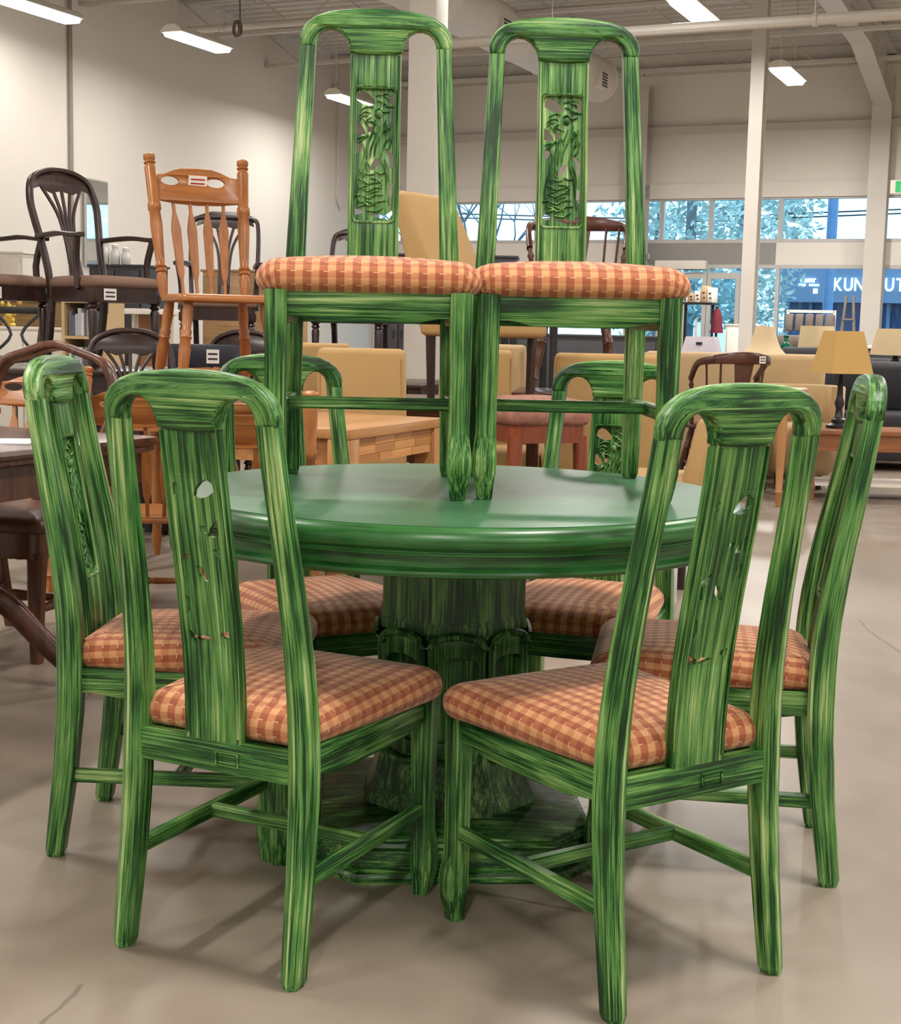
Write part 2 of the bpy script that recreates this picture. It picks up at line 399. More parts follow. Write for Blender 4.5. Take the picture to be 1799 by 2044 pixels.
# ---- shop front
ZG, ZS, ZH = 2.22, 2.66, 3.38           # top of the lower glass, transom sill, window head
quad_box('wall_front', LEFTU, RIGHTU, FARV, FARV+.15, ZH+.05, CEIL, M_WALL)
quad_box('trim_2', LEFTU, RIGHTU, FARV-.04, FARV, ZH-.02, ZH+.22, M_WALL)        # lintel band over the transom windows
M_BAND = plain('grey_spandrel_panel', (150, 147, 144), .5, var=.03)
bays = [-12.5, -11.25, -7.33, -3.37, .6, 4.5, 8.0]
pxu = lambda px, py: U_of(at_v(px, py, FARV))
mull = {3: [pxu(1321, 440), pxu(1419, 440), pxu(1558, 440)], 2: [-9.25], 1: [-11.9], 4: [-2.0, -.7], 5: [2.0, 3.3], 6: [6.0]}
gd = pxu(1549, 510)
for bi in range(1, 7):
    a, b = bays[bi-1], bays[bi]
    segs = [(a, b)] if not (a < gd < b) else [(a, gd), (gd, b)]
    for k, (s, e) in enumerate(segs):
        quad_box('trim_%d' % (2+bi*2+k), s, e, FARV, FARV+.12, ZG+.04, ZS-.04, M_BAND if (bi == 3 and k == 0) else M_WALL)
    wn = bpy.data.objects.new('window_%d' % bi, None); COL.objects.link(wn); wn['kind'] = 'structure'
    PLOC[wn.name] = Vector(((a+b)/2, FARV+.06, 0)); wn.location = uv((a+b)/2, FARV+.06, 0); wn.rotation_euler = (0, 0, -RA)
    edges = [a+.04]+mull.get(bi, [])+[b-.04]
    for z0, z1 in ((ZS-.04, ZS+.02), (ZH-.05, ZH+.05), (ZG-.02, ZG+.04), (0, .12)):
        quad_box('rail', a, b, FARV, FARV+.12, z0, z1, M_ALU, parent=wn)
    for e in edges:
        quad_box('mullion', e-.035, e+.035, FARV+.003, FARV+.117, ZS+.02, ZH-.05, M_ALU, parent=wn)
        quad_box('mullion', e-.03, e+.03, FARV+.003, FARV+.117, .12, ZG-.02, M_ALU, parent=wn)
    for s, e in zip(edges, edges[1:]):
        quad_box('pane', s+.035, e-.035, FARV+.05, FARV+.062, ZS+.02, ZH-.05, M_GLASS, parent=wn)
        quad_box('pane', s+.03, e-.03, FARV+.05, FARV+.062, .12, ZG-.02, M_GLASS, parent=wn)
# girts along the front wall, one run per bay, and the eave strut
n = 20
for a, b in zip(bays[:-1], bays[1:]):
    bm = B(); box(bm, (0, 0, 0), (b-a-.18, .10, .09)); box(bm, (0, -.045, -.05), (b-a-.18, .012, .06))
    o = finish(bm, 'trim_%d' % n, M_STEEL); o.location = uv((a+b)/2, FARV-.05, 4.50); o.rotation_euler = (0, 0, -RA); struct(o); n += 1
    bm = B(); box(bm, (0, 0, 0), (b-a-.02, .12, .12))
    o = finish(bm, 'trim_%d' % n, M_STEEL); o.location = uv((a+b)/2, FARV-.06, 5.46); o.rotation_euler = (0, 0, -RA); struct(o); n += 1
# ---- steel frame columns on the front wall with tapered haunch rafters
def frame_column(u, label, haunch):
    t = thing('frame_column', label, 'column', uv(u, FARV-.17, 0), -RA)
    bm = B()
    for x in (-.14, .14): box(bm, (0, x*1.0, 2.6), (.30, .02, 5.2))
    box(bm, (0, 0, 2.6), (.014, .28, 5.2))
    finish(bm, 'column_shaft', M_STEEL, t)
    if haunch:
        bm = B()
        # web polygon in v-z, sloping up toward the room
        pts = [(.14, 4.55), (-.14, 4.75), (-2.6, 5.22), (-8.5, 5.32), (-8.5, 5.68), (-2.0, 5.68), (.14, 5.55)]
        for dx in (-.007, .007): pass
        vs = [[bm.verts.new((dx, y, z)) for y, z in pts] for dx in (-.008, .008)]
        bm.faces.new(vs[0][::-1]); bm.faces.new(vs[1])
        for i in range(len(pts)): bm.faces.new((vs[0][i], vs[0][(i+1) % 7], vs[1][(i+1) % 7], vs[1][i]))
        for seg in (pts[1:4], pts[4:7]):
            for (y0, z0), (y1, z1) in zip(seg, seg[1:]):
                bar(bm, [(0, y0, z0), (0, y1, z1)], .28, .02, up=(0, 0, 1))
        finish(bm, 'rafter', M_STEEL, t)
    return t
frame_column(-3.37, 'white steel frame column with sloping haunch at the right end of the windows', True)
frame_column(-7.33, 'white steel wall column left of the tree-filled transom windows', False)
frame_column(-11.25, 'white steel wall column near the corner, mostly behind the square pillar', False)
# ---- free-standing columns
cp = at_v(851, 300, 10.6)
bm = B(); box(bm, (0, 0, CEIL/2), (.232, .232, CEIL), bev=.006)
o = finish(bm, 'square_pillar', M_STEEL); o.location = (cp.x, cp.y, 0); o.rotation_euler = (0, 0, -RA); tag(o, 'broad white square pillar rising behind the left stacked green chair', 'pillar')
cp = at_v(1509, 300, 18.0)
t = thing('steel_column', 'slim white steel column standing in front of the shop windows', 'column', (cp.x, cp.y, 0), -RA)
for dy in (-.1, .1):
    bm = B(); box(bm, (0, dy, CEIL/2-.1), (.165, .018, CEIL-.2)); finish(bm, 'flange', M_STEEL, t)
bm = B(); box(bm, (0, 0, CEIL/2-.1), (.03, .19, CEIL-.2)); finish(bm, 'web', M_STEEL, t)
bm = B(); box(bm, (0, 0, .01), (.32, .32, .02)); finish(bm, 'base_plate', M_STEEL, t)
# ---- open web joists along u
def joist(v, label, z=5.2, u0=LEFTU+.02, u1=RIGHTU-.1):
    t = thing('roof_joist', label, 'joist', uv((u0+u1)/2, v, z), -RA, 'open web roof joists')
    h = u1-u0
    bm = B(); box(bm, (0, -.03, 0), (h, .04, .05)); box(bm, (0, .03, 0), (h, .04, .05)); finish(bm, 'bottom_chord', M_STEEL, t)
    bm = B(); box(bm, (0, 0, .5), (h, .12, .05)); finish(bm, 'top_chord', M_STEEL, t)
    bm = B(); n = int(h/.62); st = h/n
    for i in range(n):
        x0 = -h/2+i*st; a, b = ((x0, 0, 0), (x0+st, 0, .48)) if i % 2 else ((x0, 0, .48), (x0+st, 0, 0))
        tube(bm, [a, b], .012, 5)
    o = finish(bm, 'web_rods', M_STEEL, t); o['kind'] = 'stuff'
    return t
for i, vv in enumerate((8.9, 11.2, 13.5, 15.8, 18.1, 20.4, 22.6)):
    joist(vv, 'white open web roof joist, %s from the window wall' % ['seventh', 'sixth', 'fifth', 'fourth', 'third', 'second', 'first'][i])
# sprinkler pipes
def pipe(name, p0, p1, r, label, cat='pipe', hang=True):
    t = thing(name, label, cat, (p0+p1)/2)
    d = (p1-p0)/2
    bm = B(); tube(bm, [-d, d], r, 10); finish(bm, 'pipe_run', M_STEEL, t)
    k = max(2, int(d.length*2/2.2))
    if hang:
        for i in range(k):
            q = (-d).lerp(d, (i+.5)/k); bm = B(); tube(bm, [q, q+Vector((0, 0, CEIL-(p0.z+p1.z)/2-.02))], .006, 5); tube(bm, [q-d.normalized()*.02, q+d.normalized()*.02], r*1.25, 10); finish(bm, 'hanger', M_STEEL, t)
    return t
a = at_v(934, 64, 14.6); b = at_v(1799, 28, 14.6); a = uv(U_of(a)-.4, 14.6, b.z); b = uv(U_of(b)+6, 14.6, b.z)
pipe('sprinkler_pipe', a, b, .055, 'long white pipe crossing the upper right ceiling in front of the column')
a = at_v(335, 110, 17.0); b = at_v(700, 90, 17.0); pipe('sprinkler_pipe', uv(U_of(a), 17.0, 5.05), uv(-8.3, 17.0, 5.05), .05, 'white pipe under the ceiling left of the stacked chairs')
# round duct along v
p0 = uv(-7.55, 9.0, 5.05); p1 = uv(-7.55, 22.3, 5.05)
t = thing('air_duct', 'wide white round air duct under the ceiling between the stacked chairs', 'duct', p0, -RA)
bm = B()
for i in range(11):
    s0, s1 = i*1.21, (i+1)*1.21
    loft(bm, [[Vector((r*math.cos(k*math.pi/12), s, r*math.sin(k*math.pi/12))) for k in range(24)] for s, r in ((s0, .325), (s0+.02, .335), (s0+.04, .325), (s1, .325))])
finish(bm, 'duct_tube', M_WHITE, t)
bm = B(); lathe(bm, [(.325, 0), (.34, .02), (.34, .05), (.02, .06)], 24); 
for v_ in bm.verts: v_.co = Vector((v_.co.x, 13.3+v_.co.z, v_.co.y))
finish(bm, 'duct_end', M_WHITE, t)
for i, s in enumerate((8.6, 12.6)):
    bm = B(); box(bm, (.30, s, -.13), (.12, .3, .24), bev=.005); d = finish(bm, 'grille_box', M_WHITE, t)
    bm = B(); 
    for k in range(5): box(bm, (.363, s, -.22+k*.045), (.012, .24, .022))
    finish(bm, 'grille', plain('dark_grille', (70, 66, 64), .5), d)
# ---- hanging fluorescent fixtures along v
def fixture(u, v, z, label, ln=1.2, k=1.0):
    t = thing('hanging_light', label, 'ceiling light', uv(u, v, z), -RA, 'hanging fluorescent lights')
    bm = B()
    loft(bm, [[Vector((x*s, y, zz*s if False else zz)) for x, zz in ((-.16, 0), (-.13, .05), (-.06, .09), (.06, .09), (.13, .05), (.16, 0), (.15, -.004), (-.15, -.004))] for s, y in ((1, -ln/2), (1, ln/2))])
    finish(bm, 'hood', M_WHITE, t)
    bm = B()
    loft(bm, [[Vector((x*s, y, zz)) for x, zz in ((-.14, -.006), (.14, -.006), (.11, -.05), (-.11, -.05))] for s, y in ((.9, -ln/2+.02), (1, -ln/2+.05), (1, ln/2-.05), (.9, ln/2-.02))])
    finish(bm, 'diffuser', M_TUBE, t)
    for s in (-.4, .4):
        bm = B(); tube(bm, [(0, s*ln, .08), (0, s*ln, CEIL-z-.03)], .006, 5); finish(bm, 'hanging_rod', M_STEEL, t)
    ld = bpy.data.lights.new('lamp_light', 'AREA'); ld.shape = 'RECTANGLE'; ld.size = .24; ld.size_y = ln-.1; ld.energy = LAMP_W*k; ld.color = (1, .945, .885); ld.spread = R(176)
    lo = bpy.data.objects.new('lamp_light', ld); COL.objects.link(lo); lo.parent = t; lo.location = (0, 0, -.06)
    return t
fixture(-11.55, 13.85, 4.68, 'bright fluorescent light at the top left corner of the picture', k=.25)
fixture(-10.75, 15.9, 4.66, 'fluorescent light with a coiled cable left of the stacked chairs', k=.5)
fixture(-10.95, 20.4, 4.6, 'small distant fluorescent light seen through the left stacked chair', k=.8)
fixture(-4.3, 15.9, 4.6, 'bright fluorescent light at the top edge above the right stacked chair', k=1.2)
fixture(-4.1, 20.1, 4.6, 'fluorescent light right of the slim white column', k=2.6)
for u_ in (-9.0, -4.3, .4, 5.1):  # unseen fixtures added to light the room, extending the visible rows
    for v_ in (-2.2, 2.4, 7.0, 12.5):
        fixture(u_, v_, 4.62, 'extra fluorescent light added out of view above and behind the green dining set', k=1.45 if v_ < 3 else (.65 if u_ < -6 else 1.0 if v_ < 9 else 1.35))
for v_ in (15.9, 20.1): fixture(1.0, v_, 4.62, 'extra fluorescent light added out of view to the right', k=2.6)  # two more added out of view to brighten the window end
# coiled cable on the second light
bm = B(); c0 = uv(-10.42, 16.25, 4.85); pts = []
for i in range(40):
    a_ = i/40*math.pi*5; pts.append(c0+UX*(.05*math.sin(a_)+i*.0015)+Vector((0, 0, .10*math.cos(a_))))
pts += [c0+UX*.06+Vector((0, 0, .9))]
tube(bm, pts, .012, 5); tag(finish(bm, 'cable_coil', plain('grey_cable', (120, 112, 104), .6)), 'coiled grey power cable hanging at the second light', 'cable')
# conduit on the left wall
p = at_v(137, 200, 15.0); d = ray(138, 300); tt = LEFTU/d.dot(UX); q = Vector((d.x*tt, d.y*tt, 0)); vq = V_of(q)
bm = B(); tube(bm, [(0, 0, .3), (0, 0, 5.2)], .03, 8); box(bm, (0, 0, 1.4), (.08, .05, .12)); o = finish(bm, 'wall_conduit', plain('grey_conduit', (150, 144, 136), .5)); o.location = uv(LEFTU+.035, vq, 0); o.rotation_euler = (0, 0, -RA)
tag(o, 'thin grey conduit running up the left wall', 'conduit')
d = ray(670, 300); tt = LEFTU/d.dot(UX); vq = min(V_of(d*tt), FARV-.8)
bm = B(); tube(bm, [(0, 0, 3.35), (0, 0, 5.3)], .012, 6); tube(bm, smooth_pts([(0, 0, 3.35), (.02, .02, 3.25), (.04, .05, 3.2), (.01, .07, 3.3), (0, .05, 3.4)]), .016, 5)
o = finish(bm, 'dangling_cable', M_STEEL); o.location = uv(LEFTU+.04, vq, 0); o.rotation_euler = (0, 0, -RA); tag(o, 'thin cord with a looped end hanging on the left wall near the corner', 'cable')
# mirror panel on the left wall
d = ray(189, 420); tt = LEFTU/d.dot(UX); q = d*tt; vq = V_of(q)
d0 = ray(163, 420); d1 = ray(214, 420); v0_, v1_ = V_of(d0*(LEFTU/d0.dot(UX))), V_of(d1*(LEFTU/d1.dot(UX)))
zt, zb = CH+ray(189, 362).z*tt, CH+ray(189, 530).z*tt
t = thing('wall_mirror', 'tall narrow mirror on the left wall reflecting the windows', 'mirror', uv(LEFTU+.03, (v0_+v1_)/2, (zt+zb)/2), -RA+R(7))
m_, nt_, b_ = new_mat('mirror_glass'); b_.inputs['Base Color'].default_value = (.78, .84, .86, 1); b_.inputs['Metallic'].default_value = 1; b_.inputs['Roughness'].default_value = .03
bm = B(); box(bm, (.012, 0, 0), (.012, abs(v1_-v0_), zt-zb)); finish(bm, 'mirror_glass', m_, t)
bm = B(); box(bm, (-.002, 0, 0), (.015, abs(v1_-v0_)+.04, zt-zb+.04)); finish(bm, 'mirror_back', M_ALU, t)
# front door fittings
pa = at_v(1310, 529, FARV-.12); pb = at_v(1411, 529, FARV-.12)
t = thing('air_curtain', 'white air curtain box over the shop door', 'heater', uv((U_of(pa)+U_of(pb))/2, FARV-.11, (pa.z+pb.z)/2), -RA)
wd = U_of(pb)-U_of(pa)
bm = B(); box(bm, (0, 0, 0), (wd, .2, .15), bev=.012); finish(bm, 'housing', M_WHITE, t)
bm = B(); box(bm, (0, -.03, -.078), (wd*.9, .06, .01)); finish(bm, 'outlet_slot', M_BLACK, t)
pa = at_v(1291, 512, FARV-.05); t = thing('wall_box', 'small round-cornered grey box left of the air curtain', 'box', uv(U_of(pa), FARV-.04, pa.z), -RA)
bm = B(); box(bm, (0, 0, 0), (.11, .08, .11), bev=.02); finish(bm, 'cover', M_ALU, t)
bm = B(); box(bm, (0, -.042, 0), (.07, .01, .07), bev=.002); finish(bm, 'lid', M_BAND, t)
def shop_door(n, px0, px1):
    u0, u1 = pxu(px0, 600), pxu(px1, 600); w_ = u1-u0
    t = bpy.data.objects.new('door_%d' % n, None); COL.objects.link(t); t['kind'] = 'structure'; t.location = uv((u0+u1)/2, FARV-.06, 0); t.rotation_euler = (0, 0, -RA)
    bm = B(); fr = .07
    for x in (-w_/2+fr/2, w_/2-fr/2): box(bm, (x, 0, 1.06), (fr, .05, 2.12))
    for z in (.12, 2.07): box(bm, (0, 0, z), (w_-2*fr, .05, .1 if z > 1 else .24))
    finish(bm, 'door_frame', M_ALU, t)
    bm = B(); box(bm, (0, 0, 1.13), (w_-2*fr, .012, 1.78)); finish(bm, 'pane', M_GLASS, t)
    s = 1 if n == 1 else -1
    bm = B(); x = s*(w_/2-.13); tube(bm, smooth_pts([(x, -.03, .75), (x, -.09, .8), (x, -.09, 1.3), (x, -.03, 1.35)], 3), .022, 8); finish(bm, 'door_handle', M_WHITE, t)
shop_door(1, 1366, 1412); shop_door(2, 1413, 1478)
# exit sign
pe = at_v(1794, 373, FARV-1.0)
t = thing('exit_sign', 'white and green running-man exit sign at the right edge', 'exit sign', uv(U_of(pe)+.05, FARV-1.0, pe.z), -RA)
bm = B(); box(bm, (0, 0, 0), (.34, .06, .21), bev=.01); finish(bm, 'sign_box', M_WHITE, t)
bm = B(); box(bm, (.03, -.032, 0), (.24, .006, .17)); finish(bm, 'green_panel', emit('exit_green', srgb(20, 150, 80), .8), t)
bm = B(); box(bm, (.0, -.037, -.01), (.012, .004, .12)); box(bm, (.06, -.037, .05), (.03, .004, .03)); bar(bm, [(.05, -.037, .03), (.06, -.037, -.02), (.03, -.037, -.07)], .02, .004, up=(0, 1, 0)); bar(bm, [(.06, -.037, -.02), (.09, -.037, -.06)], .02, .004, up=(0, 1, 0))
finish(bm, 'running_figure', emit('exit_white', (1, 1, 1), 1), t)
bm = B(); tube(bm, [(0, 0, .1), (0, 0, CEIL-pe.z)], .01, 6); finish(bm, 'sign_rod', M_STEEL, t)

# ================================================================== OUTSIDE THE SHOP FRONT
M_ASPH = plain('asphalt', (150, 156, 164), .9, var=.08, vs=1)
o = quad_box('ground_outside', -60, 60, FARV+.2, FARV+70, -.3, -.06, M_ASPH); o['label'] = 'pale car park outside the windows'
BV = 52.0
pA = at_v(1556, 600, BV); 
M_BLD = plain('slate_blue_cladding', (104, 126, 152), .6, var=.05, vs=.4); M_BLD2 = plain('dark_blue_glazing', (52, 72, 106), .25, var=.1, vs=.5)
zb1 = at_v(1700, 604, BV).z; zb2 = at_v(1700, 486, BV).z
t = thing('shop_building', 'slate blue building across the car park with white sign letters', 'building', uv(U_of(pA)+12, BV+5, 0), -RA)
bm = B(); box(bm, (0, 0, (zb1+zb2)/2), (24, 10, zb2-zb1)); finish(bm, 'fascia', M_BLD, t)
bm = B(); box(bm, (0, .6, zb1/2), (23.6, 9.6, zb1)); finish(bm, 'shop_glazing', M_BLD2, t)
for i in range(9):
    bm = B(); box(bm, (-11+i*2.7, -4.3, zb1/2), (.12, .2, zb1)); finish(bm, 'glazing_post', M_BLD, t)
def text_mesh(txt, size, depth, name, m, parent, loc, rot=(R(90), 0, 0), bold=.0, sx=1):
    cu = bpy.data.curves.new('tmp', 'FONT'); cu.body = txt; cu.size = size; cu.extrude = depth; cu.offset = bold; cu.align_x = 'LEFT'
    ob = bpy.data.objects.new('tmp', cu); me = bpy.data.meshes.new_from_object(ob); bpy.data.objects.remove(ob); bpy.data.curves.remove(cu)
    o = link(me, name, m, parent, smooth=False); o.location = loc; o.rotation_euler = rot; o.scale = (sx, 1, 1); return o
M_SIGN = emit('lit_sign_letters', (.85, .97, 1), 1.6)
inv = Matrix.Rotation(RA, 4, 'Z')
def on_fascia(px, py):
    p = at_v(px, py, BV-.1); q = p-t.location; q = inv @ q; return Vector((q.x, -5.06, q.z))
k0 = on_fascia(1663, 580); k1 = on_fascia(1799, 580); hgt = on_fascia(1663, 554).z-k0.z
lx = [on_fascia(x, 582).x for x in (1663, 1684, 1704, 1724, 1758, 1770, 1792, 1816, 1834)]
for ch, x in zip('KUNGFUTEA', [on_fascia(px, 580).x for px in (1662, 1683, 1703.5, 1723, 1748, 1765, 1788, 1812, 1830)]):
    text_mesh(ch, hgt/.70, .05, 'sign_letter', M_SIGN, t, (x, -5.06, k0.z), bold=.006, sx=.74)
g0 = on_fascia(1598, 563)
text_mesh('GREAT', (on_fascia(1598, 556).z-g0.z)/.7, .04, 'sign_letter', M_SIGN, t, (g0.x, -5.06, g0.z), bold=.012, sx=.95)
for (x0, y0, x1, y1) in ((1594, 571, 1608, 566), (1615, 571, 1635, 567), (1623, 586, 1632, 576), (1651, 563, 1658, 557)):
    a, b = on_fascia(x0, y0), on_fascia(x1, y1); bm = B(); box(bm, ((a.x+b.x)/2, -5.05, (a.z+b.z)/2), (b.x-a.x, .06, b.z-a.z)); finish(bm, 'sign_plate', M_SIGN, t)
# trees outside
def leafy(name, base, h, rx, label, n=900, col=((52, 88, 92), (86, 128, 128)), conic=True, trunk=.18):
    t = thing(name, label, 'tree', base)
    m = _mc.get('leaf'+name)
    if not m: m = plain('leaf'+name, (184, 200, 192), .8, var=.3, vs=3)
    bm = B(); tube(bm, [(0, 0, 0), (0, 0, h*.5), (.1, 0, h*.9)], [trunk, trunk*.7, trunk*.2], 8); finish(bm, 'trunk', plain('bark', (120, 124, 126), .9), t)
    bm = B()
    for i in range(n):
        zz = random.random()**(1.2 if conic else 1); r = rx*((1-zz)*.9+.12 if conic else math.sqrt(max(.05, 1-(2*zz-1)**2)))*math.sqrt(random.random())
        a = random.random()*6.283; c = Vector((r*math.cos(a), r*math.sin(a), h*(.16+.84*zz)))
        s = random.uniform(.08, .18); d1 = Vector((random.gauss(0, 1), random.gauss(0, 1), random.gauss(0, .6))).normalized(); d2 = d1.cross(Vector((random.gauss(0, 1), random.gauss(0, 1), random.gauss(0, 1)))).normalized()
        q = [bm.verts.new(c+d1*s*x+d2*s*.7*y) for x, y in ((-1, 0), (0, -.6), (1, 0), (0, .6))]; bm.faces.new(q)
    o = finish(bm, 'foliage', m, t, smooth=False); o['kind'] = 'stuff'
    return t
def gv(px, v): p = at_v(px, 640, v); return Vector((p.x, p.y, -.06))
leafy('evergreen_tree', gv(1372, 36), 9.0, 2.6, 'broad bluish evergreen outside behind the left transom panes', 4200, conic=False)
leafy('evergreen_tree', gv(1475, 43), 8.5, 2.4, 'evergreen outside half hidden by the slim column', 3600, conic=False)
leafy('evergreen_tree', gv(1572, 66), 7.6, 2.4, 'smaller evergreen outside right of the slim column', 1800)
leafy('evergreen_tree', gv(1300, 44), 5.5, 1.6, 'distant evergreen outside at the left edge of the transom panes', 700)
def bare_tree(base, h, label):
    t = thing('bare_tree', label, 'tree', base); bm = B()
    def br(p, d, l, r, k):
        q = p+d*l; tube(bm, [p, p.lerp(q, .5)+Vector((random.gauss(0, .03*l), random.gauss(0, .03*l), 0)), q], [r, r*.8, r*.6], 5)
        if k:
            for _ in range(3 if k > 1 else 2):
                nd = (d+Vector((random.gauss(0, .45), random.gauss(0, .45), random.gauss(.05, .25)))).normalized(); br(q, nd, l*random.uniform(.55, .8), r*.6, k-1)
    br(Vector((0, 0, 0)), Vector((0, 0, 1)), h*.38, h*.014, 4)
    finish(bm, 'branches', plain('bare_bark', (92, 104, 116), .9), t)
bare_tree(gv(950, 38), 6.4, 'bare winter tree outside right of the beige chair on the table')
bare_tree(gv(1020, 42), 6.0, 'bare winter tree outside behind the right stacked chair')
bare_tree(gv(800, 40), 5.6, 'bare winter tree outside just left of the square pillar')
# overhead wires
for i, py in enumerate((418, 426)):
    a = at_v(880, py+8, 47); b = at_v(1799, py, 47); bm = B(); tube(bm, [a, a.lerp(b, .5)-Vector((0, 0, .25)), b], .03, 4); tag(finish(bm, 'power_line', M_BLACK), ['upper', 'lower'][i]+' dark power line crossing the sky outside', 'cable')
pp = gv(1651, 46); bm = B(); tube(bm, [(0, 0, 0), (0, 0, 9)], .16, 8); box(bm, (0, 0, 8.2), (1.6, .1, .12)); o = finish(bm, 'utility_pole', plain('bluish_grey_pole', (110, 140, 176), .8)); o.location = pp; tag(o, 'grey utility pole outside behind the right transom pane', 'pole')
# ================================================================== THE GREEN DINING SET
YB = [(0, -.236), (.08, -.226), (.18, -.213), (.30, -.203), (.39, -.200), (.47, -.202), (.56, -.210), (.66, -.226), (.76, -.245), (.86, -.263), (.93, -.273), (.98, -.278), (1.02, -.280)]
XB = [(0, .175), (.39, .170), (.93, .148), (1.02, .146)]
HX = [(0, .0175), (.1, .019), (.39, .0215), (.6, .019), (.93, .0165)]
HY = [(0, .020), (.12, .023), (.39, .027), (.55, .025), (.8, .020), (.93, .0175)]
SEC = [(-1, .82), (-.82, 1), (.82, 1), (1, .82), (1, -.45), (.55, -.80), (.12, -1.0), (0, -1.06), (-.12, -1.0), (-.55, -.80), (-1, -.45)]
PANEL = (.557, .845, .0445)         # z bottom, z top, half width of the pierced panel
rl = random.Random(5)
def pn(cx, cy):                      # panel coordinates measured on the front of the splat
    return ((690-cx)/284*2*PANEL[2]*.98, PANEL[1]-(cy-640)/910*(PANEL[1]-PANEL[0]))
HOLES = [[(568, 715), (575, 680), (605, 660), (640, 678), (672, 712), (680, 742), (640, 752), (600, 738)],
         [(790, 690), (812, 685), (826, 704), (820, 745), (796, 735)],
         [(563, 872), (585, 885), (608, 915), (622, 950), (590, 955), (563, 945)],
         [(562, 1020), (600, 1028), (592, 1062), (563, 1090)],
         [(690, 1130), (718, 1122), (716, 1158), (690, 1195), (664, 1198), (672, 1165)],
         [(768, 1062), (792, 1070), (818, 1095), (821, 1172), (797, 1182), (800, 1130), (785, 1098)],
         [(802, 1305), (820, 1292), (816, 1385), (798, 1358)],
         [(556, 1468), (600, 1475), (612, 1492), (588, 1504), (562, 1508)],
         [(672, 1512), (735, 1500), (765, 1520), (740, 1530), (700, 1522)],
         [(770, 1512), (816, 1478), (818, 1505), (792, 1538), (775, 1530)],
         [(640, 900), (672, 905), (664, 935), (640, 940)]]
RELIEF = [  # strokes of carved drapery, leaves and scales: points in measured coordinates and a width
    ([(690, 790), (720, 775), (760, 800), (800, 790)], 12), ([(590, 790), (630, 765), (680, 770)], 9), ([(575, 830), (620, 800), (660, 810)], 9), ([(575, 860), (600, 830), (640, 830)], 8),
    ([(620, 885), (640, 850), (668, 840)], 8), ([(600, 700+150), (632, 880), (640, 905)], 8),
    ([(690, 880), (668, 960), (640, 1040), (640, 1120)], 12), ([(730, 870), (700, 960), (668, 1050), (660, 1120)], 11), ([(770, 850), (740, 940), (700, 1030), (690, 1110)], 12), ([(805, 870), (790, 960), (760, 1030), (735, 1110)], 12),
    ([(815, 960), (800, 1030), (770, 1065)], 8), ([(600, 1010), (620, 1080), (600, 1180), (575, 1260), (570, 1360), (610, 1450)], 10), ([(640, 1120), (615, 1200), (600, 1300)], 9),
    ([(735, 1110), (760, 1180), (780, 1260), (790, 1350), (800, 1440)], 10), ([(700, 1210), (740, 1225), (770, 1215)], 10), ([(620, 1220), (660, 1235), (700, 1225)], 9), ([(610, 1270), (650, 1295), (700, 1285), (750, 1265)], 12),
    ([(600, 1330), (650, 1345), (700, 1320), (750, 1320)], 12), ([(610, 1380), (660, 1395), (700, 1370), (760, 1370)], 11), ([(620, 1430), (670, 1445), (720, 1415), (780, 1410)], 11), ([(640, 1475), (700, 1485), (760, 1455)], 11),
    ([(560, 985), (600, 975), (650, 960)], 8), ([(690, 690), (730, 680), (780, 672)], 8), ([(700, 720), (740, 730), (790, 760)], 9), ([(640, 1160), (640, 1190), (655, 1215)], 8), ([(760, 1120), (790, 1200), (795, 1280)], 7), ([(560, 1440), (580, 1400), (575, 1350)], 7)]
for _i in range(34):     # small leaves and folds between the main strokes, clear of the pierced openings
    _x, _y = rl.uniform(575, 805), rl.uniform(690, 1480)
    if any(min(p[0] for p in h)-14 < _x < max(p[0] for p in h)+14 and min(p[1] for p in h)-14 < _y < max(p[1] for p in h)+14 for h in HOLES): continue
    _a = rl.uniform(-.5, .9)+(math.pi/2 if 880 < _y < 1180 else 0); _l = rl.uniform(22, 40)
    RELIEF.append(([(_x-_l*math.cos(_a), _y-_l*math.sin(_a)), (_x+6, _y-6), (_x+_l*math.cos(_a), _y+_l*math.sin(_a))], rl.uniform(8, 13)))
def splat_y(z): return interp(YB, z)-.004
def bend(bm, y_off=0):
    for v in bm.verts: v.co.y += interp(YB, v.co.z)+y_off
ZS_ = [.42+.035*i for i in range(16)]
def worn(bm, name, m, parent, ang=40):
    """links a part and gives its rubbed arrises (the bevel faces) the pale worn paint"""
    bmesh.ops.recalc_face_normals(bm, faces=bm.faces)
    for f in bm.faces:
        if .25 < abs(f.normal.y) < .93 and min(e.calc_length() for e in f.edges) < .008: f.material_index = 1
    me = bpy.data.meshes.new(name); bm.to_mesh(me); bm.free(); me.materials.append(m); me.materials.append(M_WORN)
    return link(me, name, None, parent, ang)
